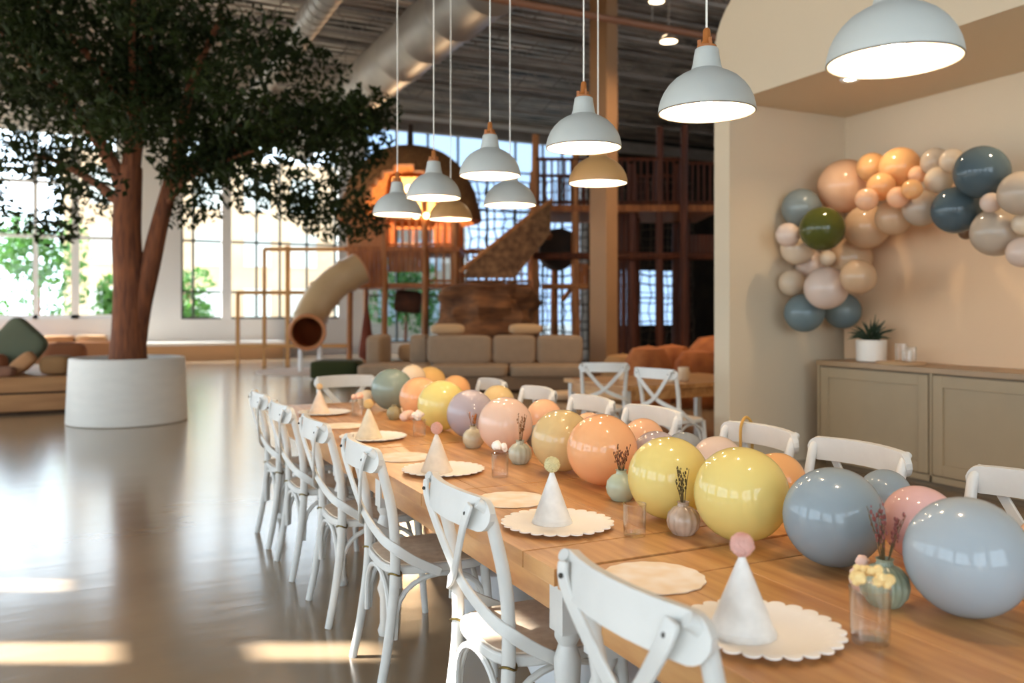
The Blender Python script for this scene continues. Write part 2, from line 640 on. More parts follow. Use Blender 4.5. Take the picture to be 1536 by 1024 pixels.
duct(3.1, .22, 9.0, 26.5, 6.15, 'slim spiral duct along the ceiling beside the tree crown', .3)
duct(5.05, .5, 8.6, 24.8, 6.15, 'wide grey duct along the ceiling above the white pendants', 1.3)
t = thing('sprinkler_pipe', (0, 9.9, 5.4), 'thin rust-brown pipe crossing under the ceiling joists', 'pipe')
MB().bar((3, 0, 0), (20, 0, 0), .05, 10).build('pipe_run', mat('rusty_pipe', (130, 84, 56), .6), t)
for k in range(6):
    MB().bar((4 + k * 3, 0, .05), (4 + k * 3, 0, HC - 5.41), .01, 6).build('hanger_rod', STEEL, t)
for px, py, Z, lab in ((1003, 62, 13.0, 'round glowing ceiling lamp hanging under the dark joists near the tan column'),
                       (985, 2, 14.6, 'small round ceiling lamp high above the rust-brown pipe')):
    p = at(px, py, Z)
    t = thing('drum_light', p, lab, 'ceiling light', 'drum lights under the joists')
    MB().lathe([(.0, .09), (.06, .09), (.15, .02), (.15, 0), (.13, 0)], 24).build('housing', STEEL, t)
    MB().lathe([(.128, -.005), (0, -.012)], 24).build('lens', emit('warm_lens', (255, 225, 180), 9), t)
    MB().bar((0, 0, .09), (0, 0, HC - p.z - .01), .012, 6).build('hanging_rod', STEEL, t)
    l = bpy.data.lights.new('drum_beam', 'SPOT')
    l.energy = 420
    l.color = (1, .74, .46)
    l.spot_size = radians(150)
    l.spot_blend = .6
    l.shadow_soft_size = .13
    lo = bpy.data.objects.new('drum_beam', l)
    COL.objects.link(lo)
    lo.parent = t
    lo.location = (0, 0, -.03)

# ------------------------------------------------------------------ column
colm = mat('column_paint', (158, 114, 72), .6, var=.08, vscale=2)
c = at(900, HY, 16.6)
struct(MB().box((c.x + .08, c.y, HC / 2), (.26, .62, HC)), 'trim_column', colm, smooth=False, bevel=.01)

# ------------------------------------------------------------------ indoor tree
T0 = at(192, HY, 10.82)
T0.z = 0
pl = thing('tree_planter', T0, 'big round white planter with the indoor tree standing in it', 'planter')
MB().lathe([(.70, 0), (.715, .01), (.678, .80), (.665, .812), (.60, .812), (.585, .80), (.585, .70), (0, .70)], 72).build('pot', mat('planter_white', (222, 216, 206), .55, var=.07, vscale=3, stretch=(1, 1, 4), bump=.05, bscale=20), pl)
MB().lathe([(.584, .70), (.3, .715), (0, .72)], 40).build('soil', mat('soil', (48, 34, 26), .95, bump=.8, bscale=40), pl)
tr = thing('indoor_tree', (T0.x, T0.y, .72), 'large indoor tree with brown trunk and dark leafy crown, in the white planter', 'tree')
U = 10.82 / F   # metres per photograph pixel at the tree


def tp(px, py, dv=0.0):
    u = (px - 192) * U
    z = CH - (py - HY) * U - .72
    return V((u * DY + dv * DX, -u * DX + dv * DY, z))


mb = MB()
_t0 = tp(192, 548)
_t0.z = .004
_t1 = tp(200, 520, .03)
_t1.z = .2
mb.tube(smooth_path([_t0, tp(193, 500), tp(194, 430), tp(190, 360), tp(192, 300), tp(196, 250)], 6), [.24, .205, .19, .175, .165, .14], 14)
mb.tube(smooth_path([_t1, tp(208, 465, .02), tp(222, 400, .05), tp(236, 330, .1), tp(248, 265, .2)], 6), [.14, .14, .125, .105, .09], 12)
mb.build('trunk', BARK, tr)
branches = []
rng = random.Random(11)


def branch(pts, r0, r1):
    P = smooth_path(pts, 6)
    MB().tube(P, [r0, r1], 8).build('branch', BARK, tr)
    branches.append(P)


branch([tp(192, 300), tp(170, 240, -.1), tp(130, 170, -.3), tp(70, 100, -.5), tp(20, 40, -.6)], .11, .03)
branch([tp(190, 310), tp(160, 290, .1), tp(120, 265, .3), tp(60, 235, .5), tp(0, 215, .7)], .09, .02)
branch([tp(196, 255), tp(205, 190), tp(210, 110, .1), tp(215, 20, .2), tp(220, -60, .2)], .12, .04)
branch([tp(196, 260), tp(180, 190, .3), tp(160, 100, .7), tp(130, 10, 1.2)], .09, .03)
branch([tp(248, 268, .2), tp(265, 200, .1), tp(300, 120, -.2), tp(350, 40, -.4)], .085, .03)
branch([tp(246, 275, .2), tp(290, 230, .4), tp(360, 190, .8), tp(440, 160, 1.0), tp(500, 150, 1.0)], .07, .018)
branch([tp(240, 310, .15), tp(280, 275, -.1), tp(340, 255, -.4), tp(410, 240, -.7)], .05, .015)
branch([tp(205, 190), tp(240, 120, -.8), tp(280, 50, -1.5)], .06, .02)
branch([tp(205, 180), tp(190, 120, -.9), tp(150, 60, -1.7)], .06, .02)
branch([tp(248, 262, .2), tp(300, 180, 1.0), tp(340, 110, 1.8)], .06, .02)
lf = MB()
clumps = []
for P in branches:
    for k in range(len(P) // 3, len(P), 2):
        clumps.append(P[k])
for _ in range(120):
    a = rng.uniform(0, 2 * pi)
    rr = 2.75 * sqrt(rng.random())
    h = rng.uniform(0, 1)
    top = 5.3 - .42 * rr * rr * .5
    bot = 2.0 - .02 * rr * rr
    ct = tp(238, 466)
    clumps.append(V((ct.x + rr * cos(a), ct.y + rr * sin(a), bot + (top - bot) * h)))
for c in clumps:
    uu = c.x * DY - c.y * DX
    if c.z < 1.75 or (c.z < 2.75 and -.85 < uu < .75):
        continue
    r = rng.uniform(.34, .6)
    leaf_cloud(lf, c, (r, r, r * .55), int(135 * (r / .45) ** 2), .06, rng)
# drooping twigs at the crown's lower edge
for px, py, dv in ((30, 300, -.6), (70, 322, .3), (10, 330, .2), (300, 300, -.3), (330, 318, -.5), (370, 300, .1), (430, 300, .3), (445, 312, .4), (400, 285, -.4),
                   (500, 250, .6), (520, 190, .5), (545, 150, .6), (470, 230, .2), (535, 215, .8), (95, 290, .2), (50, 345, .5), (262, 320, .2)):
    leaf_cloud(lf, tp(px, py, dv), (.26, .26, .2), 70, .062, rng)
lf.build('foliage', mat('tree_leaves', (46, 58, 22), .6, rgb2=(20, 28, 10), vscale=1.5, translucent=.3, spec=.2), tr, smooth=False)

# ------------------------------------------------------------------ long table
TZ, TX0, TX1 = 0.75, 1.03, 2.32
LEGP = [(.036, 0), (.042, .02), (.03, .05), (.03, .16), (.044, .2), (.03, .24), (.042, .40), (.046, .48), (.03, .52), (.044, .54), (.044, .56)]


def long_table(y0, y1, seams, label, legs):
    t = thing('dining_table', ((TX0 + TX1) / 2, (y0 + y1) / 2, 0), label, 'table', 'tables joined into one long party table')
    hw, hl = (TX1 - TX0) / 2, (y1 - y0) / 2
    cy = (y0 + y1) / 2
    mb = MB()
    ys = [y0] + seams + [y1]
    for i in range(len(ys) - 1):
        a, b_ = ys[i] - cy + .003, ys[i + 1] - cy - .003
        if b_ - a < .3:
            mb.span((-hw, a, TZ - .045), (hw, b_, TZ))
        else:
            k = 6
            for j in range(k):
                x0 = -hw + 2 * hw * j / k
                mb.span((x0 + (.0006 if j else 0), a, TZ - .045), (x0 + 2 * hw / k - .0006, b_, TZ))
    mb.build('tabletop', TABLE_WOOD, t, smooth=False, bevel=.0015)
    ap = MB()
    for s_ in (-1, 1):
        ap.span((s_ * (hw - .07) - .012, -hl + .08, TZ - .15), (s_ * (hw - .07) + .012, hl - .08, TZ - .046))
        ap.span((-hw + .08, s_ * (hl - .07) - .012, TZ - .15), (hw - .08, s_ * (hl - .07) + .012, TZ - .046))
    ap.build('apron', TABLE_WOOD, t, smooth=False)
    for sx, yl in legs:
        lg = MB().lathe([(r_ * .8, z_) for r_, z_ in LEGP], 18, (sx * (hw - .085), yl - cy, 0))
        lg.box((sx * (hw - .085), yl - cy, TZ - .12), (.07, .07, .148))
        lg.build('leg', WHITE_PAINT, t)


long_table(-.16, 1.864, [.02, 1.70], 'wooden table with white turned legs at the camera end, under the pink-pompom hat', [(-1, -.07), (1, -.07), (-1, 1.782), (1, 1.30)])
long_table(1.876, 3.895, [2.055, 2.86], 'middle wooden table of the long row, under the pale-yellow-pompom hat', [(-1, 1.96), (1, 1.96), (-1, 3.55), (1, 3.2)])
long_table(3.905, 5.95, [4.9], 'wooden table at the far end of the long row, before the head chair', [(-1, 4.295), (1, 4.53), (-1, 5.862), (1, 5.862)])

# ------------------------------------------------------------------ cross-back chairs
SCREW = mat('screw_dark', (70, 66, 60), .4, .8)


def make_chair(label, group):
    t = thing('cross_back_chair', (0, 0, 0), label, 'chair', group)
    # rear legs run up into the back posts
    for s_ in (-1, 1):
        P = smooth_path([(-.035, s_ * .205, 0), (.0, s_ * .2, .18), (.028, s_ * .195, .42), (.02, s_ * .203, .64), (-.022, s_ * .212, .82), (-.04, s_ * .212, .872), (-.066, s_ * .206, .894)], 5)
        MB().tube(P, [.016, .018, .0195, .019, .018, .0165, .014], 12).build('leg', WHITE_PAINT, t)
    for s_ in (-1, 1):
        P = smooth_path([(.42, s_ * .195, 0), (.405, s_ * .188, .2), (.385, s_ * .178, .44)], 4)
        MB().tube(P, [.014, .017, .019], 12).build('leg', WHITE_PAINT, t)
    # curved top rail
    pts, nr, ww = [], [], []
    for a in [-1, -.995, -.98, -.955, -.925, -.89, -.84, -.7, -.5, -.25, 0, .25, .5, .7, .84, .89, .925, .955, .98, .995, 1]:
        yy = a * .238
        pts.append((-.085 + .05 * a * a, yy, .858 + .006 * (1 - a * a)))
        nr.append((-1, .42 * a, .12))
        q = max(0, (abs(a) - .82) / .18)
        ww.append(.09 * sqrt(max(.06, 1 - q * q)))
    MB().ribbon(pts, nr, ww, .022).build('top_rail', WHITE_PAINT, t, bevel=.004)
    # the two crossing slats, each ending on the far seat side
    for s_ in (-1, 1):
        off = .0045 * s_
        P = smooth_path([(-.078, s_ * .185, .888), (-.084 + off, s_ * .160, .825), (-.052 + off, 0, .65), (-.018, -s_ * .15, .576), (.022, -s_ * .226, .54), (.10, -s_ * .237, .486), (.19, -s_ * .238, .440)], 5)
        m_ = len(P)
        nr = []
        for i in range(m_):
            f = i / (m_ - 1)
            k = max(0, min(1, (f - .42) / .3))
            nr.append((-(1 - k) - .05, -s_ * k, .1 * (1 - k)))
        sl_ = MB().ribbon(P, nr, [.030] + [.036] * (m_ - 2) + [.03], .0095).build('back_slat', WHITE_PAINT, t, bevel=.003)
        MB().ball((-.0895, s_ * .176, .862), .0055, 8, 6).build('screw', SCREW, sl_)
    # seat
    out = []
    for k in range(40):
        a = 2 * pi * k / 40
        cx_, sy_ = cos(a), sin(a)
        e = .52
        x = math.copysign(abs(cx_) ** e, cx_) * .205 + .205
        wd = .198 + .022 * (x / .41)
        out.append((x, math.copysign(abs(sy_) ** e, sy_) * wd))
    MB().prism(out, .43, .462).build('seat_frame', WHITE_PAINT, t, bevel=.006)
    inner = [((x - .205) * .93 + .205, y_ * .93) for x, y_ in out]
    inn2 = [((x - .205) * .6 + .205, y_ * .6) for x, y_ in out]
    n = len(out)
    sm = MB()
    vs = [(x, y_, .455) for x, y_ in inner] + [(x, y_, .4665) for x, y_ in inner] + [(x, y_, .4745) for x, y_ in inn2]
    fs = []
    for r_ in range(2):
        for k in range(n):
            fs.append((r_ * n + k, r_ * n + (k + 1) % n, (r_ + 1) * n + (k + 1) % n, (r_ + 1) * n + k))
    fs.append(tuple(2 * n + k for k in range(n)))
    sm.add(vs, fs)
    sm.build('seat', RATTAN, t)
    # bent hoops under the seat
    def hoop(a, b_, z0, zt):
        a, b_ = V(a), V(b_)
        P = []
        for k in range(15):
            th = pi * k / 14
            q = (1 - cos(th)) / 2
            p = a.lerp(b_, q)
            P.append((p.x, p.y, z0 + (zt - z0) * sin(th) ** .55))
        MB().tube(P, .0105, 8).build('hoop', WHITE_PAINT, t)
    hoop((.015, -.17, 0), (.015, .17, 0), .20, .42)
    hoop((.37, -.16, 0), (.37, .16, 0), .20, .42)
    hoop((.03, -.19, 0), (.39, -.18, 0), .20, .42)
    hoop((.03, .19, 0), (.39, .18, 0), .20, .42)
    for s_ in (-1, 1):
        P = [(.028 + .0235 * cos(a), s_ * .196 + .0235 * sin(a), .443 + .006 * sin(2 * a)) for a in [2 * pi * k / 14 for k in range(15)]]
        P += [(.06, s_ * .17, .437), (.045, s_ * .165, .415)]
        MB().tube(P, .0035, 6).build('clip', BRASS, t)
    return t


G1 = 'cross-back chairs along the open-floor side of the long table'
G2 = 'cross-back chairs along the cabinet side of the long table'
LX = .945
left = [(1.335, 'white cross-back chair cut by the frame, its rail before the coral-pompom hat'),
        (2.26, 'white cross-back chair with a sunlit patch on its tan seat'),
        (3.17, 'third white cross-back chair from the camera on the open-floor side'),
        (3.93, 'fourth white cross-back chair from the camera on the open-floor side, beside the peach-pompom hat'),
        (4.66, 'next-to-last white cross-back chair on the open-floor side of the long table'),
        (5.33, 'last white cross-back chair on the open-floor side, farthest toward the tree planter')]
chair0 = make_chair(left[0][1], G1)
chair0.location = (LX, left[0][0], 0)
for yy, lab in left[1:]:
    dup(chair0, (LX + (.03 if yy < 2.5 else 0) + random.uniform(-.015, .015), yy, 0), random.uniform(-.05, .05), lab, G1)
chair0.location.x = LX - .012
RX = 2.50
right = [(5.58, 'white cross-back chair on the cabinet side, last in that row beside the sofa'),
         (4.86, 'white cross-back chair rail behind the sandy balloon, second from the sofa'),
         (4.2, 'white cross-back chair rail right behind the big orange balloon'),
         (3.6, 'white cross-back chair rail behind the lavender balloon, just below the small side table'),
         (2.82, 'white cross-back chair with a tan cord over its rail, before the alcove end wall'),
         (2.29, 'white cross-back chair whose rail stands before the first cabinet door'),
         (1.60, 'white cross-back chair on the cabinet side, above the largest pale blue balloon')]
for yy, lab in right:
    dup(chair0, (RX, yy, 0), pi + random.uniform(-.04, .04), lab, G2)
dup(chair0, (1.69, 6.34, 0), -pi / 2 + .02, 'white cross-back chair standing alone at the far head of the long table', 'head chair of the long table')
# tan cord over one chair rail
P = smooth_path([(2.543, 2.93, .79), (2.545, 2.93, .89), (2.574, 2.93, .930), (2.608, 2.93, .89), (2.612, 2.935, .77)], 5)
tag(MB().tube(P, .0065, 8).build('tan_cord', mat('jute_cord', (190, 145, 70), .8)), 'tan twisted cord draped over a white chair rail by the alcove wall', 'cord')

# ------------------------------------------------------------------ balloons
BAL = {'yellow': (238, 220, 140), 'blue': (158, 172, 180), 'orange': (244, 190, 138), 'sand': (226, 200, 146), 'pink': (238, 208, 186), 'lav': (192, 180, 184),
       'teal': (148, 162, 150), 'cream': (244, 222, 190), 'peach': (246, 200, 158), 'amber': (246, 204, 130), 'rose': (240, 202, 200), 'cool': (182, 192, 198), 'bluegrey': (166, 172, 176),
       'slate': (90, 106, 112), 'slate2': (126, 142, 144), 'olive': (92, 94, 40), 'beige': (204, 186, 164), 'pearl': (232, 212, 184), 'tan': (220, 186, 148), 'blush': (234, 212, 194), 'apricot': (244, 190, 128), 'brown': (120, 90, 66), 'greyteal': (144, 154, 152)}


def balmat(k):
    return mat('latex_' + k, BAL[k], .07, translucent=.28, spec=.5)


def balloon(c, R, k, label, group, tilt=None):
    prof = []
    n = 24
    for i in range(n + 1):
        th = pi * i / n
        r = sin(th)
        z = -cos(th)
        if z < 0:
            z *= 1.06
            r *= 1 - .06 * (z * z)
        prof.append((max(r * R, .0001), z * R))
    prof = [(.0001, -R * 1.15), (.05 * R, -R * 1.14), (.035 * R, -R * 1.09), (.05 * R, -R * 1.055)] + prof[2:]
    o = MB().lathe(prof, 40).build('balloon', balmat(k), angle=80)
    d = tilt or V((random.uniform(-.3, .9), random.uniform(.2, .9), random.uniform(.1, .5)))
    o.rotation_euler = (-d).to_track_quat('-Z', 'Y').to_euler() if False else d.to_track_quat('-Z', 'Y').to_euler()
    o.location = c
    return tag(o, label, 'balloon', group)


GB = 'balloon garland lying along the long table'
# (pixel x, y, radius, colour, label): depth follows from the balloon resting on the tabletop
row = [(1450, 836, 88, 'cool', 'pale blue balloon on the table, largest in view, by the frame edge'),
       (1250, 776, 73, 'blue', 'blue-grey balloon between the pale yellow and the pink one'),
       (1112, 742, 70, 'yellow', 'bigger yellow balloon just behind the pink-pompom hat'),
       (1003, 717, 61, 'yellow', 'yellow balloon beside the sage green bud vase'),
       (903, 675, 53, 'orange', 'glossy orange balloon in the middle of the garland'),
       (843, 661, 46, 'sand', 'sandy gold balloon touching the orange one'),
       (758, 637, 41, 'pink', 'pale pink balloon behind the small white ribbed vase'),
       (706, 621, 36, 'lav', 'lavender grey balloon between yellow and pale pink ones'),
       (663, 608, 37, 'yellow', 'yellow balloon toward the far end, behind the far pink-pompom hat'),
       (630, 597, 31, 'orange', 'orange balloon between the grey-green and the far yellow one'),
       (588, 584, 31, 'teal', 'grey-green balloon at the far end of the garland'),
       (550, 599, 14, 'cream', 'small translucent cream balloon left of the grey-green one')]
back = [(645, 574, 24, 'amber', 'amber balloon behind the far orange one'),
        (684, 585, 22, 'apricot', 'apricot balloon behind the far yellow one'),
        (747, 603, 25, 'sand', 'low sandy balloon behind the lavender one'),
        (816, 626, 27, 'peach', 'peach balloon behind the pale pink one'),
        (806, 655, 21, 'greyteal', 'pale grey-green balloon wedged between pale pink and sandy gold'),
        (884, 645, 26, 'peach', 'peach balloon peeping over the glossy orange one'),
        (965, 660, 32, 'peach', 'peach balloon under the white chair rail, right of the orange one'),
        (985, 684, 40, 'lav', 'lavender balloon with twin highlights between orange and yellow'),
        (1026, 680, 37, 'bluegrey', 'blue-grey balloon behind the yellow balloon by the sage vase'),
        (1077, 692, 37, 'blush', 'cream pink balloon between the two big yellow ones'),
        (1166, 722, 42, 'apricot', 'apricot balloon behind the bigger yellow one'),
        (1328, 743, 38, 'blue', 'smaller blue-grey balloon under the chair rail by the cabinet'),
        (1380, 786, 55, 'rose', 'rose pink balloon between two blue ones'),
        (1572, 880, 44, 'amber', 'amber balloon at the frame edge beside the pale blue one'),
        (1575, 822, 45, 'peach', 'peach balloon at the frame edge under the chair rail')]
pts = []
for px, py, r, k, lab in row + back:
    Z = 828.75 / (py + r - HY)
    R = r * Z / F
    c = at(px, py, Z)
    pts.append([c, R, k, lab, Z])
c = at(619, 566, 6.0)
pts.append([c, .09, 'cream', 'pale cream balloon topping the pile at the far end', 6.0])
for it in range(60):
    for i in range(len(pts)):
        for j in range(i + 1, len(pts)):
            a, b_ = pts[i], pts[j]
            d = b_[0] - a[0]
            ov = (a[1] + b_[1]) * 1.03 - d.length
            if ov > 0:
                far = b_ if j >= len(row) else a
                if i < len(row) and j < len(row):
                    continue
                if i >= len(row) and a[4] > b_[4]:
                    far = a
                s_ = 1 + ov * .35 / far[4]
                rel = far[0] - V((0, 0, CH))
                far[0] = V((0, 0, CH)) + rel * s_
                far[4] *= s_
                far[1] *= s_
                if far[0].z - far[1] < TZ + .001 and far is not pts[-1]:
                    far[1] = max(.05, min(far[1], (far[0].z - TZ - .001)))
for c, R, k, lab, Z in pts:
    c.z = max(c.z, TZ + R + .002)
    balloon(c, R, k, lab, GB)

# garland on the arch
GA = 'balloon garland around the arch panel'
arch = [(1202, 312, 29, 'greyteal', 'grey-teal balloon at the outer edge of the arch garland, upper left of the olive one', 0),
        (1233, 343, 33, 'olive', 'glossy olive green balloon in the arch garland', -.25),
        (1268, 279, 40, 'peach', 'large light peach balloon above the olive one', -.1),
        (1308, 251, 22, 'apricot', 'small apricot balloon on the arch crest, beside the large light peach one', 0),
        (1350, 251, 30, 'apricot', 'round apricot balloon at the crest of the arch garland', 0),
        (1322, 280, 21, 'apricot', 'apricot balloon in the thick of the orange cluster', -.15),
        (1300, 340, 33, 'tan', 'tan balloon right of the olive one', 0),
        (1341, 326, 27, 'tan', 'tan balloon on the inner curve of the arch, below the orange cluster', 0),
        (1403, 243, 21, 'beige', 'beige balloon on the arch crest left of the slate blue pair', 0),
        (1428, 241, 18, 'pearl', 'small pearl balloon tucked beside the upper slate blue one', 0),
        (1408, 270, 20, 'pearl', 'pearl balloon under the beige crest balloon', -.12),
        (1382, 312, 27, 'beige', 'beige balloon left of the lower slate blue one', 0),
        (1434, 315, 35, 'slate', 'lower of the two dark slate blue balloons', -.15),
        (1472, 258, 39, 'slate', 'upper and larger dark slate blue balloon', -.1),
        (1486, 304, 15, 'blush', 'tiny blush balloon between slate blue and beige', -.1),
        (1532, 290, 33, 'beige', 'beige balloon at the frame edge beside the upper slate blue one', 0),
        (1494, 348, 36, 'beige', 'largest beige balloon, below the tiny blush one', -.1),
        (1534, 378, 23, 'blush', 'blush balloon at the frame edge, lowest on that side', 0),
        (1536, 336, 17, 'pearl', 'small pearl balloon at the frame edge beside the largest beige one', 0),
        (1449, 348, 11, 'brown', 'tiny brown balloon under the lower slate blue one', .0),
        (1196, 372, 25, 'pearl', 'pearl balloon below the grey-teal one', .0),
        (1182, 352, 18, 'blush', 'blush balloon at the outer edge under the grey-teal one', .1),
        (1216, 397, 22, 'blush', 'blush balloon in the middle of the pale cluster', -.05),
        (1241, 387, 12, 'pearl', 'tiny pearl balloon under the olive one', -.2),
        (1276, 387, 31, 'tan', 'tan balloon on the inner curve below the olive one', 0),
        (1287, 415, 26, 'tan', 'lowest tan balloon on the inner curve', .12),
        (1188, 424, 20, 'pearl', 'pearl balloon at the outer edge, above the lowest grey-blue one', 0),
        (1239, 432, 32, 'blush', 'big blush balloon above the two lowest grey-blue ones', -.2),
        (1206, 469, 29, 'slate2', 'grey-blue balloon hanging lowest, outer one of the pair', 0),
        (1264, 466, 27, 'slate2', 'grey-blue balloon hanging lowest, beside the spiky plant', 0),
        (1368, 284, 15, 'apricot', 'small apricot balloon at the right of the orange cluster', -.2),
        (1376, 262, 13, 'peach', 'tiny peach balloon between apricot crest and beige ones', -.1),
        (1300, 299, 17, 'peach', 'small peach balloon in front of the orange cluster', -.3),
        (1347, 296, 16, 'peach', 'small peach balloon at the foot of the orange cluster', -.25)]
ap = []
for px, py, r, k, lab, dx in arch:
    Z = atx(px, 6.12 + dx)
    ap.append([at(px, py, Z), r * Z / F, k, lab, Z])
CAM = V((0, 0, CH))
for it in range(700):
    for i in range(len(ap)):
        for j in range(i + 1, len(ap)):
            a, b_ = ap[i], ap[j]
            ov = (a[1] + b_[1]) * 1.04 - (b_[0] - a[0]).length
            if ov > 0:
                near = a if a[4] < b_[4] else b_
                far = b_ if near is a else a
                for q, sg_ in ((near, -1), (far, 1)):
                    s_ = 1 + sg_ * ov * .2 / q[4]
                    q[0] = CAM + (q[0] - CAM) * s_
                    q[4] *= s_
                    q[1] *= s_
    for q in ap:
        lim = 6.34 - q[1] * 1.02
        if q[0].x > lim:
            s_ = lim / q[0].x
            q[0] = CAM + (q[0] - CAM) * s_
            q[4] *= s_
            q[1] *= s_
        lim = 5.985 - q[1] * 1.02
        if q[0].y > lim:
            s_ = lim / q[0].y
            q[0] = CAM + (q[0] - CAM) * s_
            q[4] *= s_
            q[1] *= s_
for c, R, k, lab, Z in ap:
    balloon(c, R, k, lab, GA, tilt=V((.9, random.uniform(-.4, .4), random.uniform(-.4, .4))))

# arch panel standing on the cabinet
CT = .95
poly = [(3.88, CT), (5.9, CT)]
for k in range(25):
    a = pi * k / 24
    poly.append((4.89 + 1.01 * cos(a), 1.46 + 1.01 * sin(a)))
pa = MB().prism(poly, 6.38, 6.43, mp).build('arch_panel', mat('peach_panel', (222, 186, 148), .75), smooth=False, bevel=.004)
tag(pa, 'peach arched backdrop panel standing on the cabinet behind the balloons', 'backdrop panel')

# ------------------------------------------------------------------ cabinet, plant, tray
cy0, cy1 = 3.42, 5.78
cb = thing('sideboard', (5.92, (cy0 + cy1) / 2, 0), 'long taupe sideboard with framed doors along the alcove wall', 'cabinet')
hw = (cy1 - cy0) / 2
mb = MB()
mb.span((.02, -hw + .02, .07), (.5, hw - .02, CT - .04))
mb.span((.05, -hw + .05, 0), (.48, hw - .05, .07))
mb.build('body', mat('cabinet_carcass', (120, 100, 76), .6), cb, smooth=False)
MB().span((-.015, -hw - .01, CT - .045), (.52, hw + .01, CT)).build('worktop', CABTOP, cb, smooth=False, bevel=.003)
mb = MB()
mb.span((-.006, hw - .03, .05), (.5, hw, CT - .046))
mb.span((-.006, -hw, .05), (.5, -hw + .03, CT - .046))
mb.span((-.006, -.012, .05), (.02, .012, CT - .046))
mb.span((-.006, -hw, .05), (.02, hw, .1))
mb.build('face_frame', CABINET, cb, smooth=False, bevel=.002)
for s_ in (-1, 1):
    a, b_ = (.022, hw - .045) if s_ > 0 else (-hw + .045, -.022)
    d = MB()
    d.span((0, a, .11), (.018, b_, CT - .06))
    for q0, q1, z0, z1 in ((a, a + .09, .11, CT - .06), (b_ - .09, b_, .11, CT - .06), (a + .09, b_ - .09, .11, .2), (a + .09, b_ - .09, CT - .15, CT - .06)):
        d.span((-.014, q0, z0), (.001, q1, z1))
    d.build('door', CABINET, cb, smooth=False, bevel=.003)

p = at(1307, HY, atx(1307, 6.14))
t = thing('plant_pot', (p.x, p.y, CT), 'white ceramic pot on the sideboard holding the spiky plant', 'pot')
MB().lathe([(.10, 0), (.125, .01), (.13, .19), (.122, .195), (.115, .19), (.11, .17), (0, .17)], 32).build('pot_body', mat('pot_white', (232, 222, 208), .4), t)
t = thing('spiky_plant', (p.x, p.y, CT + .178), 'dark green spiky succulent in the white pot on the sideboard', 'plant')
mb = MB()
rng = random.Random(5)
for k in range(60):
    a = rng.uniform(0, 2 * pi)
    tl = rng.uniform(.1, 1.25)
    ln = rng.uniform(.15, .26)
    d = V((cos(a) * sin(tl), sin(a) * sin(tl), cos(tl)))
    e = d * ln + V((0, 0, -.25 * ln * sin(tl)))
    mb.tube([V((0, 0, 0)) + d * .02, d * ln * .55, e], [.010, .009, .001], 5)
mb.build('leaves', mat('succulent_green', (44, 62, 40), .5, var=.4, vscale=10), t)
p2 = at(1351, HY, atx(1351, 6.1))
t = thing('serving_board', (p2.x, p2.y, CT), 'round pale wooden board with glasses on the sideboard', 'board')
MB().lathe([(0, 0), (.19, 0), (.2, .012), (.19, .02), (0, .02)], 40).build('board_disc', mat('pale_board', (214, 176, 132), .5), t)
tum = [(0, 0, .045, .15, 'tall clear glass on the round board, beside the white pot'), (.11, -.02, .038, .12, 'shorter clear glass on the round board, against the wall'),
       (-.06, -.11, .04, .1, 'low clear glass on the round board, at the camera side')]


def tumbler(c, r, h, label, group, name='drinking_glass'):
    t = thing(name, c, label, 'glass', group)
    MB().lathe([(.0, .002), (r * .9, 0), (r * .94, .006), (r, h), (r * .96, h), (r * .9, .012), (0, .012)], 28).build('glass_body', TUMBLER, t)
    MB().tube([(r * .985 * cos(a), r * .985 * sin(a), h) for a in [2 * pi * k / 24 for k in range(25)]], .0016, 6).build('rim', TUMBLER, t)
    return t


for x, yy, r, h, lab in tum:
    tumbler((p2.x + x, p2.y + yy, CT + .0205), r, h, lab, 'glasses on the sideboard board')

# ------------------------------------------------------------------ place settings
GP = 'scalloped paper plates on the long table'


def scallop_plate(c, R, label, rz=0.0, n=25):
    m_ = n * 8
    vs, fs = [], []
    rings = [(0, .004), (.70, .004), (.80, .012), (.92, .015), (1, .0145)]
    for rr, z in rings:
        for k in range(m_):
            a = 2 * pi * k / m_
            sc = .89 + .11 * abs(cos(n * a / 2)) ** .55 if rr > .9 else 1
            q = R * rr * sc
            vs.append((q * cos(a), q * sin(a), z))
    for rr, z in rings[::-1]:
        for k in range(m_):
            a = 2 * pi * k / m_
            sc = .89 + .11 * abs(cos(n * a / 2)) ** .55 if rr > .9 else 1
            q = R * rr * sc
            vs.append((q * cos(a), q * sin(a), z - .003))
    L_ = len(rings) * 2
    for i in range(L_ - 1):
        for k in range(m_):
            fs.append((i * m_ + k, i * m_ + (k + 1) % m_, (i + 1) * m_ + (k + 1) % m_, (i + 1) * m_ + k))
    o = MB().add(vs, fs).build('paper_plate', PAPER, angle=60)
    o.location = c
    o.rotation_euler = (0, 0, rz)
    return tag(o, label, 'plate', GP)


FELT = {}
GH = 'cone party hats on the long table'


def party_hat(c, r, h, pr, cone_rgb, pom_rgb, label, lean=(0, 0)):
    t = thing('party_hat', c, label, 'party hat', GH)
    cm = mat('hat_card_%d_%d_%d' % cone_rgb, cone_rgb, .55, rgb2=tuple(max(0, v - 14) for v in cone_rgb), vscale=28, detail=2)
    m_ = 96
    MB().lathe([(r, .002), (r * .985, .006), (.004, h), (.001, h)], m_).build('cone', cm, t)
    MB().lathe([(r * 1.015, 0), (r * 1.0, .008), (r * .95, .012)], m_, mod=lambda a, z: 1 + (.035 * abs(cos(a * 9)) if z < .001 else 0)).build('hem', cm, t)
    mb = MB().ball((0, 0, h + pr * .75), pr, 40, 26, bumpy=.16, seed=c[1] * 3, freq=9)
    mb.build('pompom', mat('pompom_%d_%d_%d' % pom_rgb, pom_rgb, .95, bump=.8, bscale=220), t)
    return t


def tabpt(px, py):
    return at(px, py, 828.75 / (py - HY))


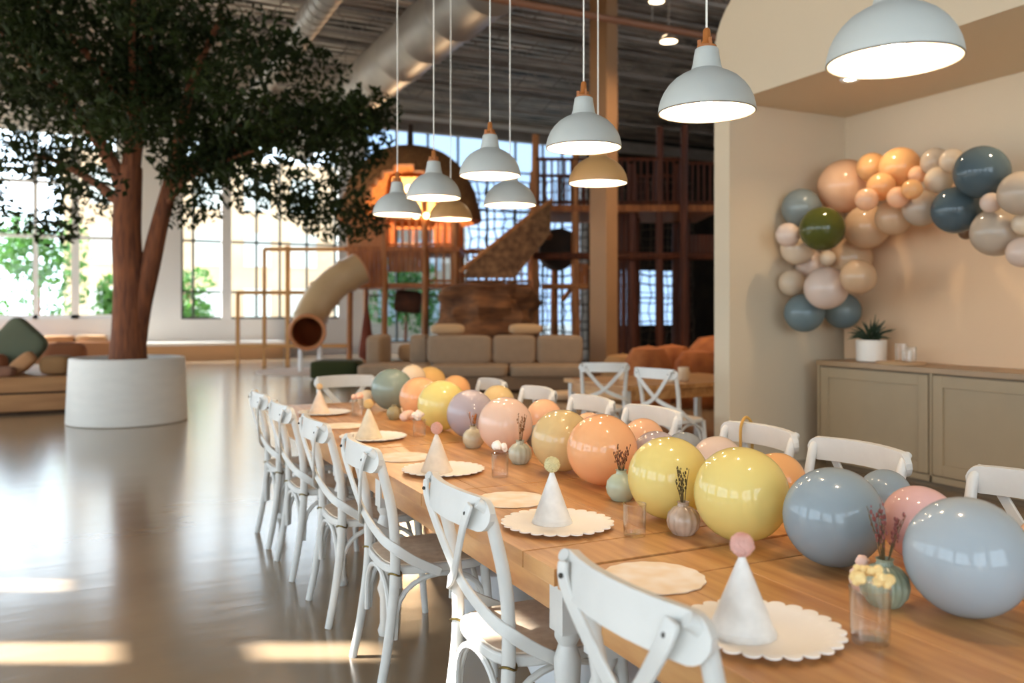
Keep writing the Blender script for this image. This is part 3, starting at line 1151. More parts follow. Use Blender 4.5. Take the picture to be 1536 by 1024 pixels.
p = tabpt(1141, 949)
scallop_plate((p.x, p.y, TZ), .165, 'white scalloped plate under the pink-pompom hat beside the camera-end chair', .1)
p = tabpt(1113, 951)
party_hat((p.x, p.y, TZ + .0045), .066, .158, .0235, (236, 230, 222), (255, 194, 178), 'tall white party hat with a coral pink pompom, biggest in view')
p = tabpt(836, 788)
scallop_plate((p.x, p.y, TZ), .172, 'white scalloped plate under the hat with the pale yellow pompom', .3)
p = tabpt(828, 785)
party_hat((p.x, p.y, TZ + .0045), .06, .158, .024, (236, 232, 226), (244, 228, 170), 'white party hat with a pale yellow pompom')
p = tabpt(665, 707)
scallop_plate((p.x, p.y, TZ), .168, 'white scalloped plate under the cream hat with the light pink pompom', .2)
p = tabpt(655, 708)
party_hat((p.x, p.y, TZ + .0045), .062, .155, .024, (240, 222, 200), (250, 184, 160), 'cream party hat with a light pink pompom, in front of the far yellow balloon')
p = tabpt(560, 657)
scallop_plate((p.x, p.y, TZ), .172, 'white scalloped plate under the cream hat with the peach pompom', .5)
p = tabpt(553, 658)
party_hat((p.x, p.y, TZ + .0045), .066, .155, .024, (240, 220, 186), (248, 200, 130), 'cream party hat with a peach pompom, beside the grey-green balloon')
p = tabpt(487, 620)
scallop_plate((p.x, p.y, TZ), .165, 'white scalloped plate at the far end under the hat before the head chair', .1)
p = tabpt(479, 620)
party_hat((p.x, p.y, TZ + .0045), .064, .15, .02, (240, 214, 188), (248, 206, 150), 'cream party hat at the far end, in front of the head chair')

NAP = mat('napkin_print', (252, 240, 226), .8, rgb2=(244, 220, 188), vscale=16, detail=1)


def napkin(px, py, R, label):
    p = tabpt(px, py)
    m_ = 120
    vs, fs = [], []
    for z in (.0015, .004):
        for k in range(m_):
            a = 2 * pi * k / m_
            q = R * (1 + .015 * cos(a * 16))
            vs.append((q * cos(a), q * sin(a), z))
    fs = [tuple(range(m_ - 1, -1, -1)), tuple(range(m_, 2 * m_))]
    for k in range(m_):
        fs.append((k, (k + 1) % m_, m_ + (k + 1) % m_, m_ + k))
    o = MB().add(vs, fs).build('paper_napkin', NAP)
    o.location = (p.x, p.y, TZ)
    tag(o, label, 'napkin', 'round printed napkins between the plates')


napkin(980, 867, .125, 'round printed napkin behind the camera-end chair rail')
napkin(768, 750, .125, 'round printed napkin between the pale-yellow-pompom hat and the chair rail')
napkin(606, 686, .125, 'round printed napkin between the cream hats')
napkin(513, 639, .125, 'round printed napkin at the far end, beside the peach-pompom hat')

# glasses
GG = 'drinking glasses on the long table'


def rimflower(t, r, h, rgb, n, seed, big=.016):
    rg = random.Random(seed)
    m_ = mat('flower_%d_%d_%d' % rgb, rgb, .8)
    mb = MB()
    for k in range(n):
        a = rg.uniform(0, 2 * pi)
        q = r * rg.uniform(.5, 1.05)
        mb.ball((q * cos(a), q * sin(a), h + .012 + rg.uniform(-.004, .02)), big * rg.uniform(.6, 1.1), 9, 7, bumpy=.3, seed=k, freq=3)
    o = mb.build('posy', m_)
    return o


p = tabpt(1305, 962)
tumbler((p.x, p.y, TZ), .039, .105, 'clear glass with yellow blossoms at its rim, biggest in view', GG)
o = rimflower(None, .036, .105, (240, 210, 146), 18, 1, .012)
o.name = 'yellow_blossoms'
o.location = (p.x, p.y, TZ)
tag(o, 'yellow blossoms resting on the rim of the biggest glass', 'flowers')
p = tabpt(952, 803)
tumbler((p.x, p.y, TZ), .034, .092, 'clear empty glass between the sage vase and the wrapped vase', GG)
p = tabpt(750, 715)
tumbler((p.x, p.y, TZ), .034, .09, 'clear glass topped by a white blossom, beside the white ribbed vase', GG)
o = rimflower(None, .02, .098, (246, 236, 222), 8, 2, .017)
o.name = 'white_blossom'
o.location = (p.x, p.y, TZ)
tag(o, 'white blossom sitting on the glass in front of the pale pink balloon', 'flowers')
p = tabpt(629, 654)
tumbler((p.x, p.y, TZ), .034, .085, 'clear glass with pale flowers below the far yellow balloon', GG)
o = rimflower(None, .026, .09, (240, 222, 204), 9, 3, .016)
o.name = 'pale_flowers'
o.location = (p.x, p.y, TZ)
tag(o, 'pale flowers in the glass below the far yellow balloon', 'flowers')
p = tabpt(612, 640)
o = rimflower(None, .03, .05, (246, 202, 178), 14, 9, .024)
o.name = 'pink_blossoms'
o.location = (p.x, p.y, TZ - .005)
tag(o, 'pink blossom cluster lying beside the small far bud vase', 'flowers')
p = tabpt(536, 623)
tumbler((p.x, p.y, TZ), .036, .10, 'clear glass at the far end in front of the head chair', GG)
o = rimflower(None, .026, .10, (240, 190, 160), 8, 6, .018)
o.name = 'coral_blossoms'
o.location = (p.x, p.y, TZ)
tag(o, 'coral blossoms in the glass in front of the head chair', 'flowers')

# bud vases
GV = 'small bud vases along the balloons'


def vase(px, py, R, rgb, label, ribs=0, sprig=None, slabel=None, var=None):
    p = tabpt(px, py)
    t = thing('bud_vase', (p.x, p.y, TZ), label, 'vase', GV)
    pr = [(R * .55, 0), (R * .62, .002), (R * .92, R * .45), (R, R * .85), (R * .92, R * 1.25), (R * .62, R * 1.6), (R * .36, R * 1.72), (R * .31, R * 1.86), (R * .37, R * 1.98), (R * .31, R * 1.98), (R * .25, R * 1.84), (R * .25, R * 1.6), (0, R * 1.5)]
    mm = mat('vase_%d_%d_%d' % rgb, rgb, .25, rgb2=var, vscale=18, detail=2)
    MB().lathe(pr, 64, mod=(lambda a, z: 1 + .035 * cos(a * ribs)) if ribs else None).build('vase_body', mm, t)
    if sprig:
        s_ = thing('dried_sprig', (p.x, p.y, TZ + R * 1.64), slabel, 'dried flowers', 'dried sprigs in the bud vases')
        rg = random.Random(int(px))
        st, bd = MB(), MB()
        for k in range(sprig[1]):
            a = rg.uniform(0, 2 * pi)
            tl = rg.uniform(.02, .36)
            d = V((cos(a) * sin(tl), sin(a) * sin(tl), cos(tl)))
            ln = sprig[2] * rg.uniform(.75, 1.05)
            b0 = V((cos(a), sin(a), 0)) * R * .1
            st.tube([b0, b0 + d * ln * .5, b0 + d * ln + V((cos(a), sin(a), 0)) * .006], [.0016, .0012, .0008], 5)
            for q in range(6):
                f = .5 + .5 * q / 5
                pp = b0 + d * ln * f + V((rg.uniform(-1, 1), rg.uniform(-1, 1), 0)) * .005
                bd.ball(tuple(pp), rg.uniform(.0016, .0034), 6, 5, scale=(1, 1, 1.9))
        st.build('stems', mat('dry_stem', (92, 74, 40), .8), s_)
        bd.build('buds', mat('bud_%d_%d_%d' % sprig[0], sprig[0], .85), s_)


vase(1327, 907, .052, (172, 178, 156), 'grey-green ribbed bud vase behind the biggest glass', 18, ((128, 70, 64), 12, .13), 'purple-brown dried sprig in the grey-green vase', (120, 128, 104))
vase(1025, 801, .048, (206, 184, 166), 'marbled pinkish bud vase between the two yellow balloons', 14, ((74, 62, 30), 6, .115), 'thin dark dried twig in the marbled pinkish vase', (168, 142, 120))
vase(932, 750, .053, (182, 192, 168), 'smooth sage green bud vase between orange and yellow balloons', 0, ((110, 64, 44), 8, .10), 'reddish dried sprig in the sage green vase')
vase(780, 695, .05, (206, 204, 182), 'small white ribbed bud vase in front of the pale pink balloon', 12, ((134, 84, 40), 6, .13), 'brown dried sprig in the white ribbed vase', (176, 176, 156))
vase(710, 671, .052, (216, 204, 172), 'speckled cream bud vase in front of the lavender balloon', 0, ((176, 104, 40), 6, .085), 'orange dried sprig in the speckled cream vase', (186, 170, 138))
vase(591, 629, .045, (170, 160, 122), 'small olive-beige bud vase at the foot of the grey-green balloon', 10, None, None, (140, 130, 98))
# a pink petal flower leaning on the grey-green vase
p = tabpt(1300, 888)
mb = MB()
for k, (x, z, r) in enumerate([(0, .03, .024), (.012, .055, .017), (-.012, .05, .016), (.004, .078, .014)]):
    mb.ball((x - .03, -.01, z), r, 12, 9, bumpy=.3, seed=k * 3.1, freq=3)
o = mb.build('pink_bloom', mat('bloom_pink', (232, 196, 180), .8))
o.location = (p.x, p.y, TZ)
tag(o, 'pale pink bloom leaning on the grey-green ribbed vase', 'flower')

# ------------------------------------------------------------------ pendant lamps
SHADE = mat('shade_white', (184, 186, 180), .45)
SHADE_WARMLIT = mat('shade_warmlit', (190, 144, 90), .45)  # shadow and warm reflection put into the shade's colour
BULB = emit('bulb_glow', (255, 222, 180), 265)
GL = 'dome pendants over the long table'
lamps = [(1340.5, 93, 192, SHADE, 'white dome pendant in the top corner over the alcove, biggest in view', 0),
         (1060, 169, 144, SHADE, 'white dome pendant in front of the alcove wall edge', 0),
         (875.5, 222, 113, SHADE, 'white dome pendant in front of the tan column', 0),
         (735, 264, 92, SHADE, 'white dome pendant with orange wood cap, right of the thatched hut', 0),
         (650.5, 297, 82, SHADE, 'white dome pendant in front of the thatched hut', 0),
         (596, 322, 73, SHADE, 'smallest white dome pendant, before the lit hut opening', 0),
         (897, 275, 88, SHADE_WARMLIT, 'dome pendant coloured as if warmly lit, hanging below the white one by the column', 1),
         (765, 308, 79, SHADE, 'pale dome pendant of the cabinet-side row, over the netted stair', 1),
         (676, 329, 65, SHADE_WARMLIT, 'small dome pendant coloured as if warmly lit, half hidden behind a white one', 1)]
OUT = [(.150, 0), (.1503, .005), (.1485, .02), (.143, .041), (.133, .063), (.118, .085), (.098, .105), (.076, .119), (.057, .128), (.048, .134), (.0435, .15), (.039, .178), (.036, .197), (.033, .2), (0, .2)]
INN = [(.1455, .002), (.1445, .02), (.139, .039), (.129, .06), (.114, .081), (.094, .101), (.07, .115), (.045, .126), (.04, .14), (0, .14)]


def make_lamp(p, sm_, label, first=None):
    if first is not None:
        o = dup(first, p, 0, label, GL)
        return o
    t = thing('pendant_lamp', p, label, 'pendant lamp', GL)
    sh = MB().lathe(OUT, 56, open_end=True).build('lamp_shade', sm_, t)
    MB().lathe(INN, 56, open_end=True).build('inner_lining', mat('shade_lining', (206, 198, 186), .6), sh)
    MB().tube([(.1482 * cos(a), .1482 * sin(a), .001) for a in [2 * pi * k / 56 for k in range(57)]], .0026, 6).build('rim', mat('shade_rim', (120, 112, 100), .5), sh)
    mb = MB().lathe([(.03, .2), (.03, .208), (.02, .212), (.013, .225), (.011, .258), (.006, .264), (0, .264)], 20)
    for k in range(3):
        a = 2 * pi * k / 3 + .3
        mb.box((.022 * cos(a), .022 * sin(a), .216), (.012, .007, .026), a)
    mb.build('wood_cap', LAMP_WOOD, t)
    MB().bar((0, 0, .262), (0, 0, HC - p.z - .02), .0034, 8).build('cord', CORD, t)
    MB().ball((0, 0, .062), .034, 12, 8).build('bulb', BULB, t)
    return t


white0 = warmlit0 = None
for px, py, wpx, sm_, lab, rowb in lamps:
    Z = .30 * F / wpx
    p = at(px, py, Z)
    if sm_ is SHADE:
        o = make_lamp(p, sm_, lab, white0)
        white0 = white0 or o
    else:
        o = make_lamp(p, sm_, lab, warmlit0)
        warmlit0 = warmlit0 or o
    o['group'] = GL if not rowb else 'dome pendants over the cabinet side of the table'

# ------------------------------------------------------------------ white tub stools under the table
def tub(loc, rz, label, first=None):
    if first:
        return dup(first, loc, rz, label, 'white tub seats under the long table')
    t = thing('tub_seat', loc, label, 'stool', 'white tub seats under the long table', rz)
    PL = mat('white_plastic', (228, 230, 232), .3)
    MB().lathe([(.12, 0), (.15, .01), (.19, .10), (.2, .24), (.19, .27), (.16, .28), (.05, .262), (0, .26)], 36).build('tub_base', PL, t)
    pts, nr = [], []
    for k in range(15):
        a = -1.5 + 3 * k / 14
        pts.append((.185 * cos(a), .185 * sin(a), .36))
        nr.append((cos(a), sin(a), 0))
    MB().ribbon(pts, nr, [.2 - .08 * abs(k - 7) / 7 for k in range(15)], .02).build('backrest', PL, t, bevel=.008)
    return t


t0 = tub((1.60, 3.45, 0), 1.0, 'white rounded tub seat under the table behind the fourth chair from the camera')
tub((1.60, 2.75, 0), -.6, 'white tub seat under the table beyond the sunlit chair seat', t0)
tub((1.60, 2.25, 0), .2, 'white tub seat under the table beside the leg at the table joint', t0)

# ------------------------------------------------------------------ sofa
SU = 14.6 / F
sb = at(720, HY, 14.6)
sf = thing('sectional_sofa', (sb.x, sb.y, 0), 'long tan sectional sofa in front of the wooden play structure', 'sofa', rz=-YAW)


def sx(px):
    return (px - 720) * SU


MB().span((sx(536), 0, .03), (sx(884), 1.05, .27)).build('base', mat('sofa_base', (126, 100, 76), .9), sf, smooth=False, bevel=.03)
for a, b_ in ((534, 640), (642, 762), (764, 884)):
    MB().pillow(((sx(a) + sx(b_)) / 2, .5, .36), (sx(b_) - sx(a), 1.06, .2), e=.22, n=40, m=20).build('seat_cushion', GREYTAN, sf)
for a, b_, dp in ((634, 736, .84), (737, 806, .86), (807, 880, .84)):
    MB().pillow(((sx(a) + sx(b_)) / 2, dp, .70), (sx(b_) - sx(a), .34, .52), e=.3, n=40, m=20).build('back_cushion', GREYTAN, sf)
MB().span((sx(536), 1.06, .03), (sx(626), 2.5, .40)).build('chaise', GREYTAN, sf, smooth=False, bevel=.05)
MB().pillow((sx(545), 1.75, .66), (.3, 1.5, .56), e=.3, n=40, m=20).build('back_cushion', GREYTAN, sf)
MB().pillow((sx(618), 1.3, .68), (.34, .6, .54), e=.3, n=40, m=20).build('back_cushion', GREYTAN, sf)
SP = mat('throw_pillow', (196, 160, 120), .9)
for px, dv, zz, lab in ((594, 2.05, .585, 'soft tan throw pillow on the sofa end nearest the slide'), (665, 1.0, 1.065, 'flat tan throw pillow on top of the sofa back, left part'), (790, 1.0, 1.065, 'puffy tan throw pillow on top of the sofa back, right part')):
    q = V((sx(px), dv, zz))
    q = Matrix.Rotation(-YAW, 4, 'Z') @ q + V((sb.x, sb.y, 0))
    o = MB().pillow((0, 0, 0), (.46 if dv > 1.5 else .62, .3, .34 if dv > 1.5 else .2), e=.6).build('throw_pillow', SP)
    o.location = q
    o.rotation_euler = (0, 0, -YAW + random.uniform(-.3, .3))
    tag(o, lab, 'pillow', 'throw pillows on the sofa')
q = at(846, 574, 13.3)
o = MB().pillow((0, 0, 0), (.5, .42, .15), e=.7).build('floor_cushion', mat('cream_cushion', (216, 182, 146), .9))
o.location = (q.x, q.y, .076)
tag(o, 'flat cream floor cushion lying in front of the sofa', 'cushion')

# ------------------------------------------------------------------ orange poufs
PO = mat('orange_velvet', (182, 104, 46), .8, rgb2=(140, 72, 28), vscale=5)
PT = mat('tan_velvet', (160, 116, 70), .85)
for px, Z, R, ytop, m_, lab in ((972, 12.0, .34, 519, PO, 'round orange pouf behind the small side table, beside the tan one'), (1046, 12.4, .34, 524, PO, 'round orange pouf close to the alcove wall edge'),
                          (1082, 14.2, .55, 503, PO, 'taller orange pouf behind the others at the alcove wall edge'), (1008, 13.2, .36, 517, PO, 'orange pouf between two others, set back'),
                          (934, 13.1, .34, 531, PT, 'round tan pouf at the foot of the column')):
    q = at(px, HY, Z)
    hh = CH - (ytop - HY) / F * Z
    t = thing('pouf', (q.x, q.y, 0), lab, 'pouf', 'round poufs by the play structure')
    pr = [(R * .7, 0), (R * .9, hh * .12), (R, hh * .45), (R * .93, hh * .78), (R * .65, hh * .96), (R * .2, hh), (0, hh * .98)]
    MB().lathe(pr, 48, mod=lambda a, z: 1 + .03 * cos(a * 8)).build('cover', m_, t)
    MB().ball((0, 0, hh), .03, 10, 8, scale=(1, 1, .5)).build('button', m_, t)

# ------------------------------------------------------------------ second party table with chairs
tx, ty = 5.68, 7.78
t = thing('side_table', (tx, ty, 0), 'smaller wooden table with white legs between the long table and the orange poufs', 'table')
hwx, hwy, hz = .95, .62, .64
mb = MB()
for j in range(5):
    y0 = -hwy + 2 * hwy * j / 5
    mb.span((-hwx, y0 + .001, hz - .045), (hwx, y0 + 2 * hwy / 5 - .001, hz))
mb.build('tabletop', TABLE_WOOD, t, smooth=False, bevel=.002)
mb = MB()
for s_ in (-1, 1):
    mb.span((-hwx + .08, s_ * (hwy - .06) - .012, hz - .15), (hwx - .08, s_ * (hwy - .06) + .012, hz - .046))
    mb.span((s_ * (hwx - .06) - .012, -hwy + .08, hz - .15), (s_ * (hwx - .06) + .012, hwy - .08, hz - .046))
mb.build('apron', TABLE_WOOD, t, smooth=False)
for s1 in (-1, 1):
    for s2 in (-1, 1):
        MB().box((s1 * (hwx - .07), s2 * (hwy - .07), (hz - .046) / 2), (.065, .065, hz - .046)).build('leg', WHITE_PAINT, t, smooth=False, bevel=.004)
G3 = 'cross-back chairs around the smaller table'
q = at(906, HY, 8.15)
dup(chair0, (q.x, q.y, 0), radians(60), 'white cross-back chair turned to show its whole X back beside the sofa front', G3)
q = at(988, HY, 7.35)
dup(chair0, (q.x, q.y, 0), radians(14), 'white cross-back chair standing sideways between the X-back chair and the alcove wall', G3)
CUP = mat('mug_cream', (232, 206, 170), .4)
for k, (x, yy, r, h, lab) in enumerate([(-.2, -.38, .05, .12, 'cream mug on the smaller table, first from its left end'), (.02, -.3, .06, .15, 'taller cream pot on the smaller table by the alcove edge'), (-.5, .1, .04, .09, 'little cream cup at the back of the smaller table')]):
    t = thing('mug', (tx + x, ty + yy, hz), lab, 'mug', 'mugs on the smaller table')
    MB().lathe([(r * .8, 0), (r, .01), (r, h), (r * .9, h), (r * .9, .012), (0, .012)], 24).build('cup_body', CUP, t)
    MB().tube([(r * .95 + .028 * sin(a), 0, h * .5 + h * .3 * cos(a)) for a in [pi * k2 / 10 for k2 in range(11)]], .006, 6).build('handle', CUP, t)

# ------------------------------------------------------------------ play structure
PZ = 21.0
PU = PZ / F
PO0 = at(600, HY, PZ)


def pz(py, v=0.0):
    return CH - (py - HY) * (PZ + v) / F


def pu(px, v=0.0):
    return (px - CXP) * (PZ + v) / F - (600 - CXP) * PU


def play(name, label, cat, group=None):
    return thing(name, (PO0.x, PO0.y, 0), label, cat, group, rz=-YAW)


hut = play('thatched_playhouse', 'wooden climbing playhouse with a domed thatched roof and glowing opening', 'playhouse')
for px, v, zt, r in ((524, 0, 3.75, .07), (577, -.1, 3.9, .075), (637, -.1, 4.3, .075), (683, 0, 3.75, .09), (524, 2.3, 3.9, .07), (683, 2.3, 3.9, .08)):
    MB().tube([(pu(px), v, 0), (pu(px) + .02, v, zt * .5), (pu(px), v, zt)], r, 9).build('post', PLAYPOLE, hut)
MB().span((pu(518), -.12, 2.86), (pu(690), 2.45, 2.98)).build('upper_deck', PLAYWOOD, hut, smooth=False)
MB().span((pu(522), -.05, 1.98), (pu(690), 2.4, 2.08)).build('lower_deck', PLAYWOOD, hut, smooth=False)


def railing(o, u0, u1, v0, v1, z0, z1, n, m_=None, name='railing', br=.028):
    m_ = m_ or PLAYPOLE
    rl = MB()
    rl.bar((u0, v0, z1), (u1, v1, z1), .045, 8)
    r_ = rl.build(name, m_, o)
    MB().bar((u0, v0, z0 + .06), (u1, v1, z0 + .06), .035, 8).build('lower_rail', m_, r_)
    for k in range(n):
        f = (k + .5) / n
        x, yv = u0 + (u1 - u0) * f, v0 + (v1 - v0) * f
        MB().bar((x, yv, z0), (x, yv, z1), br, 6).build('baluster', m_, r_)


railing(hut, pu(577), pu(683), 0, 0, 2.98, 3.66, 10)
railing(hut, pu(683), pu(683), 0, 2.3, 2.98, 3.66, 8)
railing(hut, pu(524), pu(683), 2.3, 2.3, 2.98, 3.66, 9)
railing(hut, pu(637), pu(683), 0, 0, 2.08, 2.86, 4)


def planks(o, u0, u1, v, z0, z1, n, m_, name='plank_panel'):
    mb = MB()
    w_ = (u1 - u0) / n
    for k in range(n):
        mb.span((u0 + k * w_ + .006, v - .03, z0), (u0 + (k + 1) * w_ - .006, v + .03, z1))
    return mb.build(name, m_, o, smooth=False)


planks(hut, pu(526), pu(575), -.02, 2.98, 3.66, 7, mat('pale_plank', (196, 128, 78), .7, var=.2, vscale=3))
planks(hut, pu(528), pu(575), -.02, 2.06, 2.86, 7, PLAYWOOD)
planks(hut, pu(582), pu(636), .0, 2.36, 2.86, 8, PLAYWOOD)
planks(hut, pu(536), pu(575), 2.3, 2.98, 4.3, 6, PLAYWOOD)
planks(hut, pu(640), pu(676), 2.3, 2.98, 4.3, 6, PLAYWOOD)
# domed thatch with an arched gap toward the hall
ncol, nrow = 72, 16
vs, fs = [], []
RR, zb, zt = 1.86, 3.72, 5.68
uc, vc = pu(607), 1.15


def dome(i, j, k):
    f = i / nrow
    a = 2 * pi * j / ncol
    r = RR * cos(f * pi / 2) ** .78 * k
    z = zb + (zt - zb) * sin(f * pi / 2) ** 1.25
    wob = 1 + .035 * noise.noise(V((cos(a) * 4, sin(a) * 4, z * 3)))
    return (uc + r * cos(a) * wob, vc + r * sin(a) * wob * .95, z - (1 - k) * .4)


for k in (1, .9):
    for i in range(nrow + 1):
        for j in range(ncol):
            vs.append(dome(i, j, k))
H_ = (nrow + 1) * ncol


def keep(i, j):
    a = (2 * pi * (j + .5) / ncol + pi) % (2 * pi) - pi
    da = abs(a + pi / 2)
    return not (da < .62 * (1 - (i / 8.2) ** 2.2) if i < 8 else False)


for i in range(nrow):
    for j in range(ncol):
        if keep(i, j):
            q = (i * ncol + j, i * ncol + (j + 1) % ncol, (i + 1) * ncol + (j + 1) % ncol, (i + 1) * ncol + j)
            fs.append(q)
            fs.append(tuple(H_ + t_ for t_ in q[::-1]))
            for (a1, b1, ni, nj) in ((q[0], q[1], i - 1, j), (q[1], q[2], i, j + 1), (q[2], q[3], i + 1, j), (q[3], q[0], i, j - 1)):
                if ni < 0 or (ni < nrow and not keep(ni, nj % ncol)):
                    fs.append((b1, a1, H_ + a1, H_ + b1))
rf = MB().add(vs, fs).build('thatched_roof', THATCH, hut, angle=60)
MB().tube([(uc, vc, 5.4), (uc, vc, 6.25)], [.09, .07], 8).build('finial', mat('finial_dark', (60, 40, 26), .8), rf)
MB().span((pu(572), 1.9, 3.95), (pu(642), 1.96, 5.0)).build('inner_wall', mat('bright_ply', (232, 178, 112), .7), hut, smooth=False)
l = bpy.data.lights.new('playhouse_lamp', 'POINT')
l.energy = 300
l.color = (1, .70, .4)
l.shadow_soft_size = .1
lo = bpy.data.objects.new('playhouse_lamp', l)
COL.objects.link(lo)
lo.parent = hut
lo.location = (uc, .9, 4.35)
bl = MB().ball((uc, .9, 4.55), .1, 14, 10).build('lantern', emit('lantern_glow', (255, 200, 130), 10), hut)
for px, zz in ((626, 3.72), (641, 3.72)):
    MB().ball((pu(px), -.25, zz), .075, 12, 9).build('lantern', emit('lantern_glow', (255, 200, 130), 10), hut)

# rope bridge span and stone drum
br = play('rope_bridge', 'low railed footbridge joining the thatched playhouse and the rocky drum', 'footbridge')
MB().span((pu(695), .35, 1.98), (pu(797), 1.5, 2.08)).build('bridge_deck', PLAYWOOD, br, smooth=False)
railing(br, pu(695), pu(797), .3, .3, 2.08, 2.9, 11, br=.022)
ST = mat('rock_brown', (150, 98, 58), .9, rgb2=(88, 54, 32), vscale=2.2, stretch=(1, 1, 3), bump=.9, bscale=3)
dr = play('climbing_rock', 'round brown layered climbing rock behind the sofa', 'climbing rock')
vs, fs = [], []
nn, mm = 48, 22
for i in range(mm + 1):
    z = 2.03 * i / mm
    for j in range(nn):
        a = 2 * pi * j / nn
        r = 1.16 + .09 * sin(z * 11 + 2.5 * cos(a * 2)) + .24 * noise.noise(V((cos(a) * 3.2, sin(a) * 3.2, z * 3.0))) - .1 * z / 2
        if i == mm:
            r *= .6
        vs.append((pu(731, -1.35) + r * cos(a), -1.35 + r * sin(a), z))
for i in range(mm):
    for j in range(nn):
        fs.append((i * nn + j, i * nn + (j + 1) % nn, (i + 1) * nn + (j + 1) % nn, (i + 1) * nn + j))
fs.append(tuple(mm * nn + j for j in range(nn)))
MB().add(vs, fs).build('rock_body', ST, dr)
# netted stair: sloping side walls, treads between
NET = mat('woven_net', (150, 108, 70), .9, rgb2=(92, 58, 34), vscale=8, bump=.6, bscale=20)
stt = play('net_stair', 'sloping stair with woven sides climbing from the rock to the railed platform', 'stair')
A, B = (pu(698, -1), 2.2), (pu(806, -1), 3.75)
for v in (-1.55, -.55):
    M_ = Matrix(((1, 0, 0, 0), (0, 0, 1, v), (0, 1, 0, 0), (0, 0, 0, 1)))
    MB().prism([(pu(a_, v), pz(b_, v)) for a_, b_ in ((772, 417), (826, 350), (826, 304), (800, 322), (706, 394), (694, 417))], -.03, .03, M_).build('woven_side', NET, stt, smooth=False)
    MB().tube([(pu(a_, v), v, pz(b_, v)) for a_, b_ in ((690, 408), (706, 394), (800, 319), (828, 300))], .05, 8).build('handrail', PLAYPOLE, stt)
for k in range(8):
    f = (k + .5) / 8
    MB().box((A[0] + (B[0] + .3 - A[0]) * f, -1.05, A[1] + .02 + (B[1] - .7 - A[1]) * f + .12), (.3, .94, .05)).build('tread', PLAYWOOD, stt, smooth=False)
# railed platform on tall poles
pt = play('pole_platform', 'tall railed wooden platform on poles beside the tan column', 'play platform')
for px, v, zt_ in ((803, -.2, 5.7), (863, -.2, 5.5), (803, 2.2, 5.2), (948, -.1, 5.0), (988, -.2, 5.9), (1022, -.4, 5.9), (1040, 2.2, 5.4), (836, 1.2, 2.8)):
    MB().tube([(pu(px), v, 0), (pu(px) - .02, v, zt_ * .5), (pu(px), v, zt_)], [.115, .10, .09], 9).build('pole', PLAYPOLE if px < 900 else REDWOOD, pt)
MB().span((pu(798), -.3, 3.82), (pu(1075), 2.4, 3.98)).build('deck', PLAYWOOD, pt, smooth=False)
railing(pt, pu(803), pu(880), -.25, -.25, 3.98, 5.1, 8, REDWOOD)
railing(pt, pu(916), pu(1022), -.25, -.25, 3.98, 5.1, 11, REDWOOD)
railing(pt, pu(1022), pu(1075), -.25, -.25, 3.98, 5.0, 6, REDWOOD)
railing(pt, pu(803), pu(1060), 2.3, 2.3, 3.98, 5.1, 20, REDWOOD)
MB().bar((pu(800), -.25, pz(385)), (pu(1075), -.25, pz(385)), .09, 8).build('beam', REDWOOD, pt)
MB().bar((pu(812), -.25, pz(430)), (pu(880), -.25, pz(430)), .07, 8).build('beam', PLAYPOLE, pt)
MB().bar((pu(845), .3, pz(450)), (pu(884), .3, pz(398)), .06, 8).build('brace', PLAYPOLE, pt)
planks(pt, pu(866), pu(882), -.1, pz(434), pz(395), 3, PLAYWOOD)
planks(pt, pu(908), pu(958), .2, .0, 3.82, 6, REDWOOD, 'tall_panel')
planks(pt, pu(1030), pu(1080), .4, pz(385), pz(350), 8, REDWOOD, 'slat_panel')
o = MB().tube([(pu(840), .1, 2.95), (pu(840), 1.6, 2.95)], .5, 22).build('crawl_barrel', mat('barrel_dark', (58, 40, 28), .8, rgb2=(30, 22, 18), vscale=3), pt)
for k, px in enumerate((960, 968, 1000, 1048)):
    MB().bar((pu(px), 1.0 + .3 * (k % 2), 0), (pu(px), 1.0 + .3 * (k % 2), 3.82), .06, 7).build('pole', REDWOOD, pt)
# knotted climbing net strung behind the platform
nt_ = play('climbing_net', 'dark knotted rope net hung behind the railed platform and the woven stair', 'net')
rg = random.Random(21)
mb = MB()
us = [pu(696) + .24 * k for k in range(int((pu(1075) - pu(696)) / .24) + 1)]
zs = [.05 + .26 * k for k in range(20)]
for u_ in us:
    mb.tube([(u_ + rg.uniform(-.05, .05), 2.75 + rg.uniform(-.06, .06), z_) for z_ in zs], rg.uniform(.012, .026), 4)
for z_ in zs:
    mb.tube([(u_, 2.75 + rg.uniform(-.06, .06), z_ + rg.uniform(-.05, .05)) for u_ in us], rg.uniform(.012, .026), 4)
mb.build('rope_mesh', mat('net_rope', (84, 70, 58), .9), nt_, smooth=False)
# hanging things
hb = play('hanging_bag', 'red-brown rope bag hanging under the playhouse deck', 'swing bag')
MB().lathe([(.02, 1.97), (.03, 1.5), (.09, 1.2), (.14, .8), (.2, .4), (.19, .25), (.08, .18), (0, .17)], 20, (pu(549), .1, 0)).build('bag_body', mat('bag_red', (132, 62, 40), .85, var=.3, vscale=4), hb)
hb = play('log_swing', 'dark log swing hanging under the playhouse between two posts', 'swing')
Mx = Matrix.Rotation(radians(96), 4, 'Y')
MB().lathe([(0, -.32), (.26, -.32), (.29, -.2), (.29, .22), (.24, .32), (0, .32)], 20, M=Matrix.Translation((pu(608), .6, pz(452))) @ Mx).build('log', mat('log_dark', (96, 54, 30), .9, rgb2=(50, 28, 16), vscale=3), hb)
MB().bar((pu(599), .6, pz(440)), (pu(599), .6, 1.975), .02, 6).build('rope', PLAYPOLE, hb)
MB().bar((pu(620), .6, pz(440)), (pu(620), .6, 1.975), .02, 6).build('rope', PLAYPOLE, hb)
